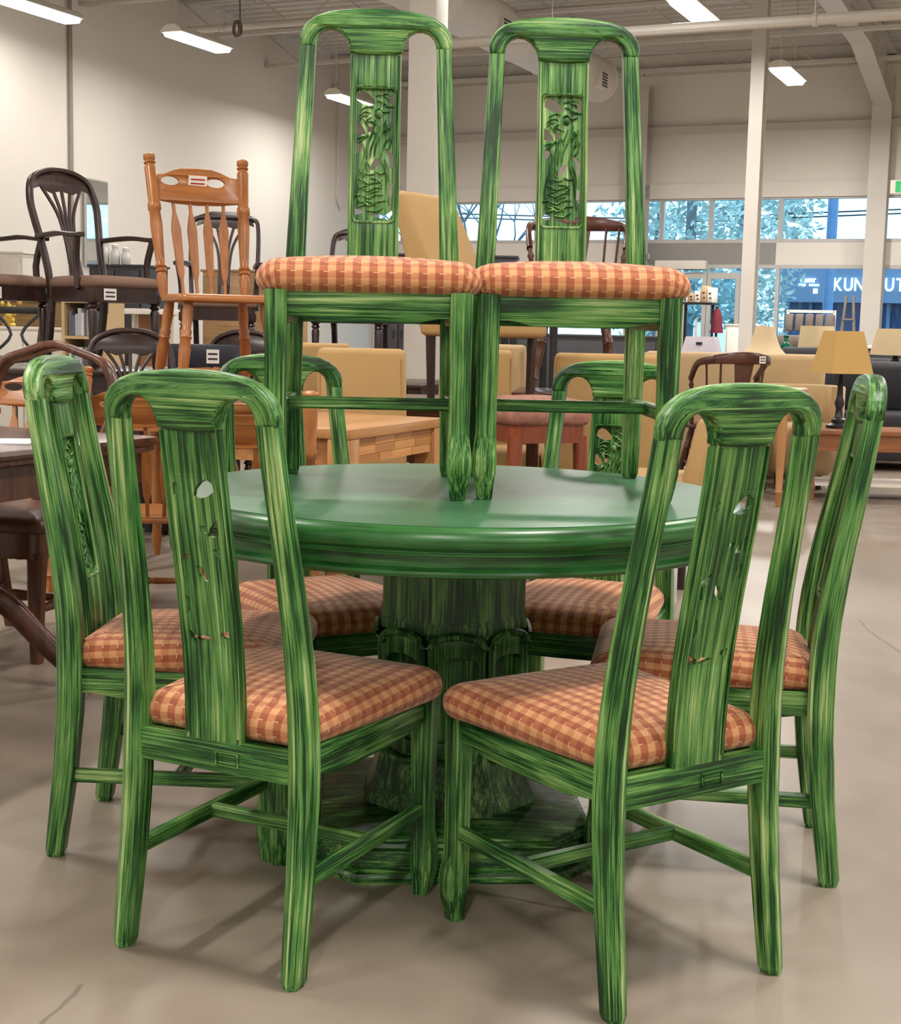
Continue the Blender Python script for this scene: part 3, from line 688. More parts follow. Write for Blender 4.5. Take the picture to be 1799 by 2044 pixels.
def make_green_chair():
    t = thing('green_dining_chair', 'x', 'chair', group='green distressed dining chairs')
    # --- rear legs run up into the back posts
    for s in (-1, 1):
        bm = B(); rings = []
        for z in (0, .012, .06, .12, .18, .24, .30, .36, .42, .48, .54, .60, .66, .72, .78, .84, .90, .932):
            k = .80 if z == 0 else 1
            ch_ = interp([(.80, -.45), (.92, -.80)], z); rg = interp([(.80, 1.0), (.92, .95)], z)
            sec = [(q[0] if abs(q[0]) != .55 else math.copysign(interp([(.8, .55), (.92, .86)], z), q[0]), ch_ if q[1] == -.45 else (interp([(.8, -.80), (.92, -.93)], z) if q[1] == -.80 else q[1]*(rg if q[1] < -.9 else 1))) for q in SEC]
            rings.append([Vector((s*interp(XB, z)+q[0]*interp(HX, z)*k, interp(YB, z)+q[1]*interp(HY, z)*k, z)) for q in sec])
        loft(bm, rings); bm.faces.ensure_lookup_table()
        for i_, f in enumerate(bm.faces):
            if i_ % 11 in (6, 7) and i_ < 11*17: f.material_index = 1
        bmesh.ops.recalc_face_normals(bm, faces=bm.faces); me = bpy.data.meshes.new('back_post'); bm.to_mesh(me); bm.free(); me.materials.append(M_GZ); me.materials.append(M_WORN); link(me, 'back_post', None, t, 28)
    # --- crest rail
    half = [(.1648, .930), (.1662, .950), (.1625, .967), (.150, .984), (.130, .998), (.104, 1.007), (.07, 1.0125), (.035, 1.0155), (0, 1.0162)]
    out = half+[(-x, z) for x, z in half[-2::-1]]
    arch = [(.1312, .930), (.1305, .943), (.1255, .956), (.116, .966), (.103, .971), (.088, .970), (.074, .962), (.064, .949), (.0585, .934), (.0575, .922)]
    out = out+[(-x, z) for x, z in arch]+[(-.04, .9185), (0, .9165), (.04, .9185)]+arch[::-1]
    bm = poly_mesh(out, [], .0355, .007); slice_z(bm, [.95, .97, .99])
    for v in bm.verts: v.co.y += interp(YB, v.co.z)-.004*(1-(v.co.x/.166)**2)
    finish(bm, 'crest_rail', M_GX, t, 60)
    # --- splat with pierced panel
    holes = []
    for h in HOLES:
        cx_ = sum(p[0] for p in h)/len(h); cy_ = sum(p[1] for p in h)/len(h)
        holes.append([pn(max(557, min(823, cx_+(p[0]-cx_)*1.22)), cy_+(p[1]-cy_)*1.12) for p in h])
    sw = .0555
    z0, z1, hw = PANEL
    op = rounded_outline([(-hw, z0), (hw, z0), (hw, z1), (-hw, z1)], .012, 4)
    bm = poly_mesh([(-sw, .385), (sw, .385), (sw, .925), (-sw, .925)], [op[::-1]], .020, .0012)
    slice_z(bm, ZS_); bend(bm, -.004)
    pb = poly_mesh(rounded_outline([(-hw-.001, z0-.001), (hw+.001, z0-.001), (hw+.001, z1+.001), (-hw-.001, z1+.001)], .012, 4), [h[::-1] for h in holes], .009, 0)
    slice_z(pb, ZS_); bend(pb, -.0094); me_ = bpy.data.meshes.new('tmp'); pb.to_mesh(me_); pb.free(); bm.from_mesh(me_); bpy.data.meshes.remove(me_)
    sp = worn(bm, 'splat', M_GZ, t)
    bm = B()                                         # raised edge beads front and back
    for x in (-.0515, .0515):
        for yo in (.0075, -.0155):
            tube(bm, [(x, interp(YB, z)+yo, z) for z in [.40+.047*i for i in range(12)]], .0034, 5)
    finish(bm, 'edge_bead', M_GZ, sp)
    bm = B()                                         # frame line of the panel
    z0, z1, hw = PANEL
    fr = rounded_outline([(-hw-.002, z0-.004), (hw+.002, z0-.004), (hw+.002, z1+.004), (-hw-.002, z1+.004)], .012, 4)
    pts = [(p.x, splat_y(p.y)+.0105, p.y) for p in fr]; tube(bm, pts+[pts[0]], .0017, 5)
    finish(bm, 'panel_border', M_GZ, sp)
    bm = B()
    for pts, wd in RELIEF:
        q = [Vector((*pn(*p), 0)) for p in pts]; q = smooth_pts(q, 3); r = wd/284*2*hw*.72
        n_ = len(q); tube(bm, [(p.x, splat_y(p.y)+.0015, p.y) for p in q], [r*(.35+.65*math.sin(math.pi*(i+.5)/n_)) for i in range(n_)], 6, ry=1.15, up=(0, 1, 0))
    hx, hz = pn(715, 815); bmesh.ops.create_icosphere(bm, subdivisions=2, radius=.0085, matrix=Matrix.Translation((hx, splat_y(hz)+.002, hz)) @ Matrix.Diagonal((1, .75, 1.15, 1)))
    finish(bm, 'carved_relief', M_GZ, sp, 60)
    # --- seat rails
    def rail(name, pts, h0, h1, thick, mtl, ogee=True):
        a, b = Vector(pts[0]), Vector(pts[1]); ln = (b-a).length; d = (b-a).normalized(); up = Vector((0, 0, 1)); nrm = d.cross(up)
        top = [(0, h1), (ln, h1)]
        bot = [(ln, h0), (ln*.93, h0), (ln*.86, h0-.004), (ln*.78, h0-.010), (ln*.5, h0-.011), (ln*.22, h0-.010), (ln*.14, h0-.004), (ln*.07, h0), (0, h0)] if ogee else [(ln, h0), (0, h0)]
        bm = poly_mesh(top+bot, [], thick, .003)
        mt = Matrix((( d.x, nrm.x, 0, a.x), (d.y, nrm.y, 0, a.y), (0, 0, 1, 0), (0, 0, 0, 1)))
        for v in bm.verts: v.co = mt @ v.co
        return finish(bm, name, mtl, t, 40)
    rail('front_rail', ((-.158, .226, 0), (.158, .226, 0)), .345, .395, .022, M_GX)
    for s in (-1, 1): rail('side_rail', ((s*.166, -.185, 0), (s*.172, .218, 0)), .343, .392, .022, M_GY)
    rr = rail('rear_rail', ((-.152, -.200, 0), (.152, -.200, 0)), .336, .391, .030, M_GX, False)
    bm = B(); c = Vector((.03, -.2165, .362))
    for dx, dz, w_, h_ in ((0, .0115, .046, .0022), (0, -.0115, .046, .0022), (-.022, 0, .0022, .024), (.022, 0, .0022, .024)): box(bm, (c.x+dx, c.y, c.z+dz), (w_, .004, h_))
    for i in range(3): box(bm, (c.x, c.y+.001, c.z-.006+i*.006), (.034, .003, .0022))
    finish(bm, 'maker_plate', M_GX, rr)
    # --- front legs: square, waisted, swelling above the toe
    prof = [(0, .0135), (.004, .015), (.03, .0185), (.055, .0225), (.075, .0235), (.095, .0222), (.13, .0198), (.18, .0192), (.25, .0198), (.31, .0208), (.345, .021), (.395, .021)]
    for s in (-1, 1):
        bm = B(); rings = []
        for z, r in prof:
            k = r*.28; off = .004*math.sin(min(1, z/.13)*math.pi)
            rings.append([Vector((s*(.175+off*.6)+q[0], .228+off+q[1], z)) for q in ((r-k, r), (r, r-k), (r, -r+k), (r-k, -r), (-r+k, -r), (-r, -r+k), (-r, r-k), (-r+k, r))])
        loft(bm, rings); fl = finish(bm, 'front_leg', M_GZ, t, 30)
        bm = B(); lathe(bm, [(.011, -.001), (.013, .003), (.013, .005)], 12, (s*.175, .228, -.001)); finish(bm, 'foot_glide', plain('grey_glide', (150, 160, 150), .4), fl)
    # --- H stretcher
    for s in (-1, 1):
        bm = B(); bar(bm, [(s*.171, -.205, .170), (s*.175, .218, .170)], .021, .027); finish(bm, 'side_stretcher', M_GY, t)
    bm = B(); bar(bm, [(-.165, .02, .172), (.165, .02, .172)], .02, .025); finish(bm, 'cross_stretcher', M_GX, t)
    # --- cushion
    out = rounded_outline([(-.158, -.184), (.158, -.184), (.207, .243), (-.207, .243)], [.02, .02, .045, .045], 6)
    fine = []
    for i in range(len(out)):
        a, b = out[i], out[(i+1) % len(out)]; k = max(1, int((b-a).length/.03))
        fine += [a.lerp(b, j/k) for j in range(k)]
    bm = B(); loft(bm, [[Vector((p.x*.80, p.y*.86, z)) for p in out] for z in (.366, .3925)]); finish(bm, 'seat_board', M_GX, t)
    def zmap(bm_):
        for v in bm_.verts: v.co.z += .008*max(0, 1-(v.co.x/.2)**2)*max(0, 1-((v.co.y-.02)/.22)**2) if v.co.z > .42 else 0
    bm = B(); cushion(bm, fine, [(.006, .391), (-.003, .394), (-.011, .404), (-.014, .416), (-.011, .429), (-.002, .441), (.012, .449), (.028, .4535), (.05, .456), (.08, .4585), (.11, .460), (.14, .461)])
    zmap(bm); cu = finish(bm, 'seat_cushion', M_FAB, t, 70)
    return t
def write_grain(o):
    me = o.data
    if me.attributes.get('grain'): return
    at = me.attributes.new('grain', 'FLOAT_VECTOR', 'POINT'); vals = []; nm = o.name.split('.')[0]
    for v in me.vertices:
        x, y, z = v.co
        if nm == 'back_post': x -= math.copysign(interp(XB, z), x); y -= interp(YB, z)
        elif nm in ('splat', 'edge_bead', 'pierced_panel', 'carved_relief', 'panel_border', 'crest_rail'): y -= interp(YB, z)
        if nm == 'crest_rail' and abs(x) > .10:
            dx, dz = abs(x)-.10, z-.93; th_ = math.atan2(dx, max(dz, 1e-4)); z = .93+math.hypot(dx, dz); x = math.copysign(.10+th_*.06, x)
        vals += [x, y, z]
    at.data.foreach_set('vector', vals)
proto = make_green_chair()
for o_ in list(bpy.data.objects):
    if o_.type == 'MESH' and o_.data.materials and o_.data.materials[0].name.startswith('distressed_green'): write_grain(o_)
EX = at_y(560, 702, 3.684).x+.13
FIT = dict(A=(-0.5052, 2.123, -26.16), B=(0.5547, 2.0645, 33.287), C=(-1.0226, 3.0153, -92.6), D=(1.0328, 2.8935, 80.98), E=(EX-.47*.469, 3.44+.47*.883, -152), F=(.3291+.47*math.sin(R(160.4)), 3.493-.47*math.cos(R(160.4)), 160.41), G=(-0.194, 3.4399, 182.54), H=(0.2247, 3.4846, 181.26))
LAB = dict(A='green dining chair at front left with its slatted back toward the camera', B='green dining chair at front right, rear leg cut by the picture edge',
           C='green dining chair at the far left side of the round table, seen edge-on', D='green dining chair at the far right side of the table, seen edge-on',
           E='green dining chair behind the round table on the left, mostly hidden', F='green dining chair behind the round table on the right, mostly hidden',
           G='left green dining chair standing on top of the round table', H='right green dining chair standing on top of the round table')
TOP = .76
first = True
for k, (x, y, a) in FIT.items():
    a_ = R(a); x += -math.sin(a_)*.47; y += math.cos(a_)*.47
    loc = (x, y, TOP+.001 if k in 'GH' else 0)
    if first: proto.location = loc; proto.rotation_euler = (0, 0, a_); proto['label'] = LAB[k]; first = False
    else: dup(proto, LAB[k], loc, a_)
# ---- round pedestal table
TC = Vector((.009, 2.94, 0))
t = thing('round_pedestal_table', 'round green distressed pedestal dining table in the middle', 'table', TC)
m_, nt_, b_ = new_mat('green_table_top')
f_ = noise(nt_, coords(nt_, (5, 5, 5)), 1, 4); f2_ = noise(nt_, coords(nt_, (2, 60, 2)), 1, 3)
r_ = ramp(nt_, math_n(nt_, 'ADD', math_n(nt_, 'MULTIPLY', f_, .6), math_n(nt_, 'MULTIPLY', f2_, .4)), [(.3, srgb(44, 92, 60)), (.7, srgb(66, 116, 80))]); L(nt_, r_.outputs[0], b_.inputs['Base Color'])
b_.inputs['Roughness'].default_value = .36; b_.inputs['Specular IOR Level'].default_value = .7
# the rim paint is brushed around the edge
m2_, nt2, b2 = new_mat('distressed_green_rim')
tc = nt2.nodes.new('ShaderNodeTexCoord'); sp_ = nt2.nodes.new('ShaderNodeSeparateXYZ'); L(nt2, tc.outputs['Object'], sp_.inputs[0])
ang = math_n(nt2, 'ARCTAN2', sp_.outputs[1], sp_.outputs[0]); cb = nt2.nodes.new('ShaderNodeCombineXYZ')
L(nt2, math_n(nt2, 'MULTIPLY', ang, 2.2), cb.inputs[0]); L(nt2, math_n(nt2, 'MULTIPLY', sp_.outputs[2], 130), cb.inputs[1])
n1 = noise(nt2, cb.outputs[0], 1, 6, .62); n3 = noise(nt2, coords(nt2, (6, 6, 6)), 1, 2)
f = math_n(nt2, 'ADD', math_n(nt2, 'MULTIPLY', n1, .75), math_n(nt2, 'MULTIPLY', n3, .3))
g = [srgb(*c) for c in GREEN]; r2 = ramp(nt2, f, [(.40, g[0]), (.50, g[1]), (.62, srgb(50, 110, 56)), (.70, g[2]), (.78, g[3])]); L(nt2, r2.outputs[0], b2.inputs['Base Color']); b2.inputs['Roughness'].default_value = .3
bump(nt2, b2, n1, .2, .002)
bm = B(); lathe(bm, [(.30, .7605), (.55, .7605), (.5635, .760), (.5635, .7335), (.30, .7335)], 96); finish(bm, 'table_top', m_, t, 30)
bm = B(); lathe(bm, [(.564, .7335), (.5645, .7590), (.567, .7595), (.5725, .7575), (.5795, .7515), (.5845, .742), (.5855, .7335), (.583, .7255), (.5775, .7205), (.5735, .7185), (.5735, .7155), (.5770, .7140), (.5765, .7115), (.570, .7095), (.564, .7085), (.564, .7335)], 96, caps=False); finish(bm, 'rim_moulding', m2_, t, 30)
bm = B(); lathe(bm, [(.50, .712), (.563, .712), (.5635, .690), (.5665, .687), (.5725, .684), (.5740, .679), (.5715, .6745), (.565, .6720), (.50, .672)], 96); finish(bm, 'apron', m2_, t, 30)
bm = B(); box(bm, (0, 0, .688), (.7, .09, .035)); box(bm, (0, 0, .688), (.09, .7, .034)); finish(bm, 'under_frame', M_TX, t)
for i, a_ in enumerate((200, 330)):
    bm = B(); lathe(bm, [(.011, .652), (.013, .656), (.013, .672)], 10, (.5*math.cos(R(a_)), .5*math.sin(R(a_)), 0)); finish(bm, 'leveller', M_BLACK, t)
PA = R(4)
PY = .075
def octo(r, z, k=.4142):
    """octagon of apothem r whose facing sides have half width k*r"""
    a = k*r; Q = [(a, -r), (r, -a), (r, a), (a, r), (-a, r), (-r, a), (-r, -a), (-a, -r)]
    return [Vector((x*math.cos(PA)-y*math.sin(PA), x*math.sin(PA)+y*math.cos(PA)+PY, z)) for x, y in Q]
bm = B(); loft(bm, [octo(.148, .675), octo(.148, .50), octo(.153, .485), octo(.153, .470)]); finish(bm, 'upper_column', M_TZ, t, 20)
bm = B(); loft(bm, [octo(.143, .475), octo(.143, .24), octo(.148, .22)]); finish(bm, 'lower_column', M_TZ, t, 20)
for i in range(8):
    a_ = PA+i*math.pi/4; mt = Matrix.Translation((0, PY, 0)) @ Matrix.Rotation(a_, 4, 'Z')
    ar = lambda w_, z_, h_: [(w_*math.cos(q), z_+h_*math.sin(q)) for q in [math.pi*j/8 for j in range(1, 8)]]
    w2, wi = .0600, .043
    out = [(-w2, .215), (w2, .215), (w2, .448)]+ar(w2, .448, .020)+[(-w2, .448)]
    inn = [(-wi, .245), (wi, .245), (wi, .408)]+ar(wi, .408, .014)+[(-wi, .408)]
    bm = poly_mesh(out, [inn[::-1]], .020, .003)
    for v in bm.verts: v.co = mt @ Vector((v.co.x, v.co.y-.147, v.co.z))
    fo = finish(bm, 'arched_panel', M_TZ, t, 40)
    bm = B(); tube(bm, [mt @ Vector((x, -.158, z)) for x, z in [(.058, .440)]+ar(.056, .446, .022)+[(-.058, .440)]], .0085, 6); finish(bm, 'arch_moulding', M_TZ, fo)
    bm = B(); tube(bm, [mt @ Vector((x, -.156, .225-(z-.446))) for x, z in ar(.056, .446, .026)], .009, 6); finish(bm, 'lower_arch', M_TZ, fo)
bm = B(); loft(bm, [octo(.150, .225), octo(.152, .195), octo(.160, .160), octo(.166, .135), octo(.176, .112), octo(.180, .100), octo(.180, .090)]); finish(bm, 'flared_base', M_TZ, t, 25)
K = .68
bm = B(); loft(bm, [octo(.18, .094, .5), octo(.20, .092, .55), octo(.272, .084, K), octo(.275, .076, K)]); finish(bm, 'plinth_slope', M_TX, t, 25)
bm = B(); loft(bm, [octo(.270, .080, K), octo(.283, .078, K), octo(.287, .071, K), octo(.281, .066, K), octo(.277, .062, K), octo(.281, .030, K), octo(.285, .026, K), octo(.294, .020, K), octo(.298, .012, K), octo(.297, .0, K)]); finish(bm, 'plinth', M_TX, t, 25)
for o_ in list(bpy.data.objects):
    if o_.type == 'MESH' and o_.data.materials and o_.data.materials[0].name.startswith('distressed_green'): write_grain(o_)
# ================================================================== FURNITURE AROUND THE SET
def X(px, py, Y): return at_y(px, py, Y).x
def P(px, Y, z=0, py=650): return Vector((X(px, py, Y), Y, z))
def tag_card(parent, loc, rz=0, w_=.07, h_=.05, tilt=0, red=False):
    bm = B(); box(bm, (0, 0, 0), (w_, .002, h_)); o = finish(bm, 'price_tag', M_TAG, parent); o.location = loc; o.rotation_euler = (tilt, 0, rz)
    bm = B()
    for i in range(2): box(bm, (0, -.0015, h_*(.18-.36*i)), (w_*.75, .001, h_*.14)); box(bm, (0, .0015, h_*(.18-.36*i)), (w_*.75, .001, h_*.14))
    o2 = finish(bm, 'tag_print', M_TAGR if red else M_INK, o); return o
LEGP = [(0, .014), (.04, .017), (.10, .019), (.16, .014), (.18, .021), (.20, .014), (.34, .023), (.52, .027), (.62, .022), (.64, .028), (.66, .022), (.70, .026), (.72, .020), (.86, .024), (1, .020)]
# ---------------------------------------------------------------- oak arrow-back chairs
def oak_chair(label, loc, rz):
    t = thing('oak_chair', label, 'chair', loc, rz, 'honey oak arrow-back chairs')
    out = rounded_outline([(-.20, -.20), (.20, -.20), (.225, .22), (-.225, .22)], [.05, .05, .07, .07], 5)
    bm = B(); cushion(bm, out, [(.012, .425), (.002, .430), (0, .440), (.003, .452), (.012, .458), (.03, .459), (.06, .456), (.1, .453)], False); finish(bm, 'seat', M_OAKX, t, 50)
    pr = [(0, .017), (.05, .020), (.13, .026), (.17, .020), (.18, .027), (.20, .020), (.215, .027), (.235, .020), (.30, .022), (.50, .028), (.60, .024), (.61, .030), (.65, .030), (.66, .025), (.90, .027), (.925, .020), (.935, .027), (.95, .020), (.965, .027), (.99, .026), (1, .015)]
    for s in (-1, 1):
        bm = B(); turned(bm, (s*.185, -.175, .445), (s*.215, -.315, 1.075), pr, 12); finish(bm, 'back_post', M_OAK, t, 50)
    half = [(.195, .985), (.15, .992), (.11, 1.010), (.07, 1.022), (0, 1.026)]
    outl = half+[(-x, z) for x, z in half[-2::-1]]+[(-.195, .872), (-.10, .862), (0, .858), (.10, .862), (.195, .872)]
    hl = lambda cx: [(cx+.042*math.cos(q), .962+.020*math.sin(q)) for q in [math.pi*2*j/14 for j in range(14)]]
    bm = poly_mesh(outl, [hl(-.085)[::-1], hl(.125)[::-1]], .020, .003); slice_z(bm, [.9, .95, 1.0])
    for v in bm.verts: v.co.y += -.175-.14*(v.co.z-.445)/.63-.02*(1-(v.co.x/.2)**2)
    finish(bm, 'crest_rail', M_OAKX, t, 40)
    for i in range(4):
        x = -.105+.07*i; bm = B(); p0 = Vector((x*.9, -.18, .445)); p1 = Vector((x*1.1, -.175-.14*.67-.015, .875))
        bar(bm, [p0.lerp(p1, k) for k in (0, .18, .26, .40, .70, .80, .88, 1)], [.014, .014, .030, .036, .044, .030, .014, .014], .013, up=(0, 1, .2)); finish(bm, 'arrow_spindle', M_OAK, t)
    for sx, sy in ((-1, 1), (1, 1), (-1, -1), (1, -1)):
        bm = B(); turned(bm, (sx*.215, sy*.20+(.0 if sy > 0 else -.02), 0), (sx*.165, sy*.15, .43), LEGP, 10); finish(bm, 'leg', M_OAK, t, 50)
    stp = [(0, .009), (.2, .013), (.42, .016), (.45, .012), (.47, .018), (.53, .018), (.55, .012), (.58, .016), (.8, .013), (1, .009)]
    for s in (-1, 1):
        bm = B(); turned(bm, (s*.195, -.185, .12), (s*.195, .182, .12), stp, 8); finish(bm, 'stretcher', M_OAK, t)
    bm = B(); turned(bm, (-.19, 0, .13), (.19, 0, .13), stp, 8); finish(bm, 'stretcher', M_OAK, t)
    return t
oz = .752
oc = oak_chair('honey oak arrow-back chair set up high on a table at left', P(432, 6.3, oz), R(206))
tag_card(oc, (-.0, -.292, .965), R(0), .085, .05, R(-12), True)
oak_chair('oak chair behind the mahogany table whose handle slot shows at the left edge', P(30, 5.9), R(176)).scale = (.95, .95, .83)
oak_chair('oak chair seen through the arch of the front left green chair', P(290, 5.4), R(4)).scale = (.95, .95, .83)
oak_chair('oak chair half hidden behind the rear left green chair', P(512, 4.62), R(0)).scale = (.95, .95, .83)
def simple_table(name, label, c, sx, sy, rz, h, m_top, m_leg, leg='square', apron=.09, th=.03, lw=.06, over=.05):
    t = thing(name, label, 'table', (c[0], c[1], 0), rz)
    bm = B(); box(bm, (0, 0, h-th/2), (sx, sy, th), bev=.006); finish(bm, 'table_top', m_top, t)
    bm = B()
    for s in (-1, 1):
        box(bm, (0, s*(sy/2-over), h-th-apron/2), (sx-2*over, .022, apron)); box(bm, (s*(sx/2-over), 0, h-th-apron/2), (.022, sy-2*over, apron))
    finish(bm, 'apron', m_top, t)
    for sx_ in (-1, 1):
        for sy_ in (-1, 1):
            x, y = sx_*(sx/2-over), sy_*(sy/2-over); bm = B()
            if leg == 'square': bar(bm, [(x, y, 0), (x, y, h-th)], lw, lw, up=(0, 1, 0))
            else: turned(bm, (x, y, 0), (x, y, h-th), [(0, lw*.22), (.05, lw*.32), (.12, lw*.42), (.2, lw*.30), (.22, lw*.42), (.24, lw*.30), (.5, lw*.48), (.72, lw*.40), (.75, lw*.5), (.78, lw*.4), (.8, lw*.5), (1, lw*.5)], 12)
            finish(bm, 'leg', m_leg, t)
    return t
simple_table('oak_table', 'honey oak dining table under the raised oak chair', P(446, 6.35), .9, .7, R(-6), .75, M_OAKX, M_OAK, 'turned')
# ---------------------------------------------------------------- dark fan-back chairs
def fan_chair(label, loc, rz, arms=False, m=M_DARK, seat_m=M_BROWNF, h=1.06, name='fan_back_chair', square=False, card=False):
    t = thing(name, label, 'chair', loc, rz, 'dark fan-back chairs')
    def yb(z): return -.20-.17*max(0, (z-.46))/.6
    hw0, hw1 = .175, .215
    if square:
        path = [(-hw0, .30), (-hw0-.03, .55), (-hw1, .80), (-hw1+.005, h-.10), (-hw1+.03, h-.055), (-.10, h-.045), (.10, h-.045), (hw1-.03, h-.055), (hw1-.005, h-.10), (hw1, .80), (hw0+.03, .55), (hw0, .30)]
    else:
        path = [(-hw0, .30), (-hw0-.01, .6), (-hw1+.005, .80), (-hw1, h-.16), (-hw1+.03, h-.05), (-.10, h), (0, h+.012), (.10, h), (hw1-.03, h-.05), (hw1, h-.16), (hw1-.005, .80), (hw0+.01, .6), (hw0, .30)]
    pts = [Vector((p.x, yb(p.y), p.y)) for p in smooth_pts([Vector((*p, 0)) for p in path], 4)]
    bm = B(); bar(bm, pts, .026, .042, up=(0, 1, .15)); finish(bm, 'back_frame', m, t, 50)
    # fan splat
    base = Vector((0, 0, .50)); bm = B(); bar(bm, [(0, yb(.46), .46), (0, yb(.58), .58)], [.09, .07], .016, up=(0, 1, 0))
    for i in range(5):
        a = (i-2)/2; top = h-.05-.03*abs(a)
        q = [Vector((a*.030, yb(.56), .56)), Vector((a*.032, yb(.70), .70)), Vector((a*.055, yb(.84), .84)), Vector((a*.13, yb(top), top))]
        bar(bm, smooth_pts(q, 4), .017, .014, up=(0, 1, .15))
    bar(bm, [Vector((x, yb(h-.05), h-.045-.6*x*x)) for x in (-.17, -.1, 0, .1, .17)], .02, .075, up=(0, 1, 0)) if False else None
    fo = finish(bm, 'fan_splat', m, t, 50)
    bm = poly_mesh([(-.185, h-.10), (-.14, h-.085), (-.07, h-.115), (0, h-.10), (.07, h-.115), (.14, h-.085), (.185, h-.10), (.17, h-.03), (.09, h-.005), (-.09, h-.005), (-.17, h-.03)], [], .018, .002)
    for v in bm.verts: v.co.y += yb(v.co.z)
    finish(bm, 'crest_rail', m, t, 40)
    out = rounded_outline([(-.19, -.20), (.19, -.20), (.24, .235), (-.24, .235)], [.02, .02, .06, .06], 5)
    bm = B(); cushion(bm, out, [(.004, .43), (-.004, .44), (-.004, .455), (.008, .475), (.03, .488), (.06, .496), (.1, .50)], False); finish(bm, 'seat_pad', seat_m, t, 60)
    bm = B(); loft(bm, [[Vector((p.x*.985, p.y*.985, z)) for p in out] for z in (.355, .432)]); finish(bm, 'seat_rail', m, t)
    lp = [(0, .012), (.05, .016), (.75, .026), (.80, .018), (.82, .030), (.86, .018), (.88, .030), (.90, .032), (1, .032)]
    for s in (-1, 1):
        bm = B(); turned(bm, (s*.205, .20, 0), (s*.205, .20, .40), lp, 10); finish(bm, 'front_leg', m, t, 50)
        bm = B(); bar(bm, smooth_pts([(s*.17, -.27, 0), (s*.172, -.225, .18), (s*.175, -.195, .38)], 3), .034, .04, up=(0, 1, 0)); finish(bm, 'rear_leg', m, t)
        if arms:
            bm = B(); bar(bm, smooth_pts([(s*.205, yb(.70), .70), (s*.235, -.05, .712), (s*.25, .10, .70), (s*.25, .17, .70)], 4), .045, .024); finish(bm, 'arm', m, t)
            bm = B(); bar(bm, smooth_pts([(s*.235, .12, .42), (s*.232, .10, .55), (s*.248, .13, .69)], 3), .030, .030, up=(0, 1, 0)); finish(bm, 'arm_support', m, t)
    if card:
        tag_card(t, (.12, .236, .395), 0, .08, .06)
    return t
simple_table('dark_dining_table', 'long dark walnut dining table under the two armchairs at left', (-2.42, 8.0), 1.6, .9, 0, .83, M_DARKX, M_DARK, 'square', lw=.09)
fan_chair('dark fan-back armchair with brown seat standing on a dark table at left', P(202, 7.85, .832), R(231), True, card=True, name='fan_back_armchair')
fan_chair('dark fan-back armchair cut by the left picture edge, on the dark table', P(-20, 7.95, .832), R(231), True, card=True, name='fan_back_armchair')
simple_table('dark_dining_table', 'dark walnut table under the armchairs behind the raised oak chair', P(560, 9.35), 2.2, 1.0, R(-15), .75, M_DARKX, M_DARK, 'square', lw=.09)
fan_chair('dark square-shouldered fan-back armchair behind the raised oak chair', P(440, 9.1, .752), R(184), True, square=True, name='fan_back_armchair')
fan_chair('dark armchair whose curved shoulder shows left of the stacked splat', P(706, 9.4, .752), R(172), True, square=True, name='fan_back_armchair', h=1.0)
fan_chair('dark low fan-back chair on the floor under the left armchair', P(258, 7.05), R(192), h=1.03, seat_m=M_BLACK)
fan_chair('very dark rounded chair on the floor behind the oak chair legs', P(450, 8.1), R(170), h=1.03, seat_m=M_BLACK)
# black slat-back chair with a tag
M_NAVY = plain('blue_black_paint', (38, 42, 54), .4)
t = thing('slat_back_chair', 'blue-black slat-back chair with a white tag behind the oak chair legs', 'chair', P(386, 7.6), R(176))
for s in (-1, 1):
    bm = B(); bar(bm, [(s*.19, -.20, 0), (s*.19, -.19, .45), (s*.18, -.25, .97)], .035, .03, up=(0, 1, 0)); finish(bm, 'back_post', M_NAVY, t)
    bm = B(); bar(bm, [(s*.19, .19, 0), (s*.19, .19, .44)], .035, .035, up=(0, 1, 0)); finish(bm, 'front_leg', M_NAVY, t)
bm = B(); box(bm, (0, -.24, .91), (.36, .022, .13), bev=.006); cr = finish(bm, 'crest_rail', M_NAVY, t)
tag_card(cr, (-.05, -.226, .91), 0, .07, .075)
for i in range(3):
    bm = B(); bar(bm, [(-.09+.09*i, -.20, .46), (-.09+.09*i, -.24, .86)], .05, .012, up=(0, 1, 0)); finish(bm, 'slat', M_NAVY, t)
bm = B(); box(bm, (0, 0, .45), (.42, .42, .03), bev=.01); finish(bm, 'seat', M_NAVY, t)
# black lattice stool at the left edge
t = thing('lattice_back_stool', 'black lattice-back counter stool at the left edge', 'stool', P(5, 10.0), R(170))
for s in (-1, 1):
    bm = B(); bar(bm, [(s*.17, -.2, 0), (s*.17, -.17, .80), (s*.19, -.24, 1.16)], .03, .03, up=(0, 1, 0)); finish(bm, 'back_post', M_BLACK, t)
    bm = B(); bar(bm, [(s*.17, .17, 0), (s*.17, .17, .80)], .03, .03, up=(0, 1, 0)); finish(bm, 'front_leg', M_BLACK, t)
    bm = B(); bar(bm, smooth_pts([(s*.17, -.18, .84), (s*.04, -.2, .98), (s*.17, -.23, 1.13)], 4), .02, .015, up=(0, 1, 0)); finish(bm, 'lattice_bar', M_BLACK, t)
bm = B(); box(bm, (0, 0, .81), (.40, .40, .04), bev=.012); finish(bm, 'seat', M_BLACK, t)
bm = B(); box(bm, (0, -.235, 1.15), (.40, .022, .05), bev=.006); finish(bm, 'crest_rail', M_BLACK, t)
bm = B(); bar(bm, [(-.17, .17, .3), (.17, .17, .3)], .02, .02); finish(bm, 'footrest', M_BLACK, t)
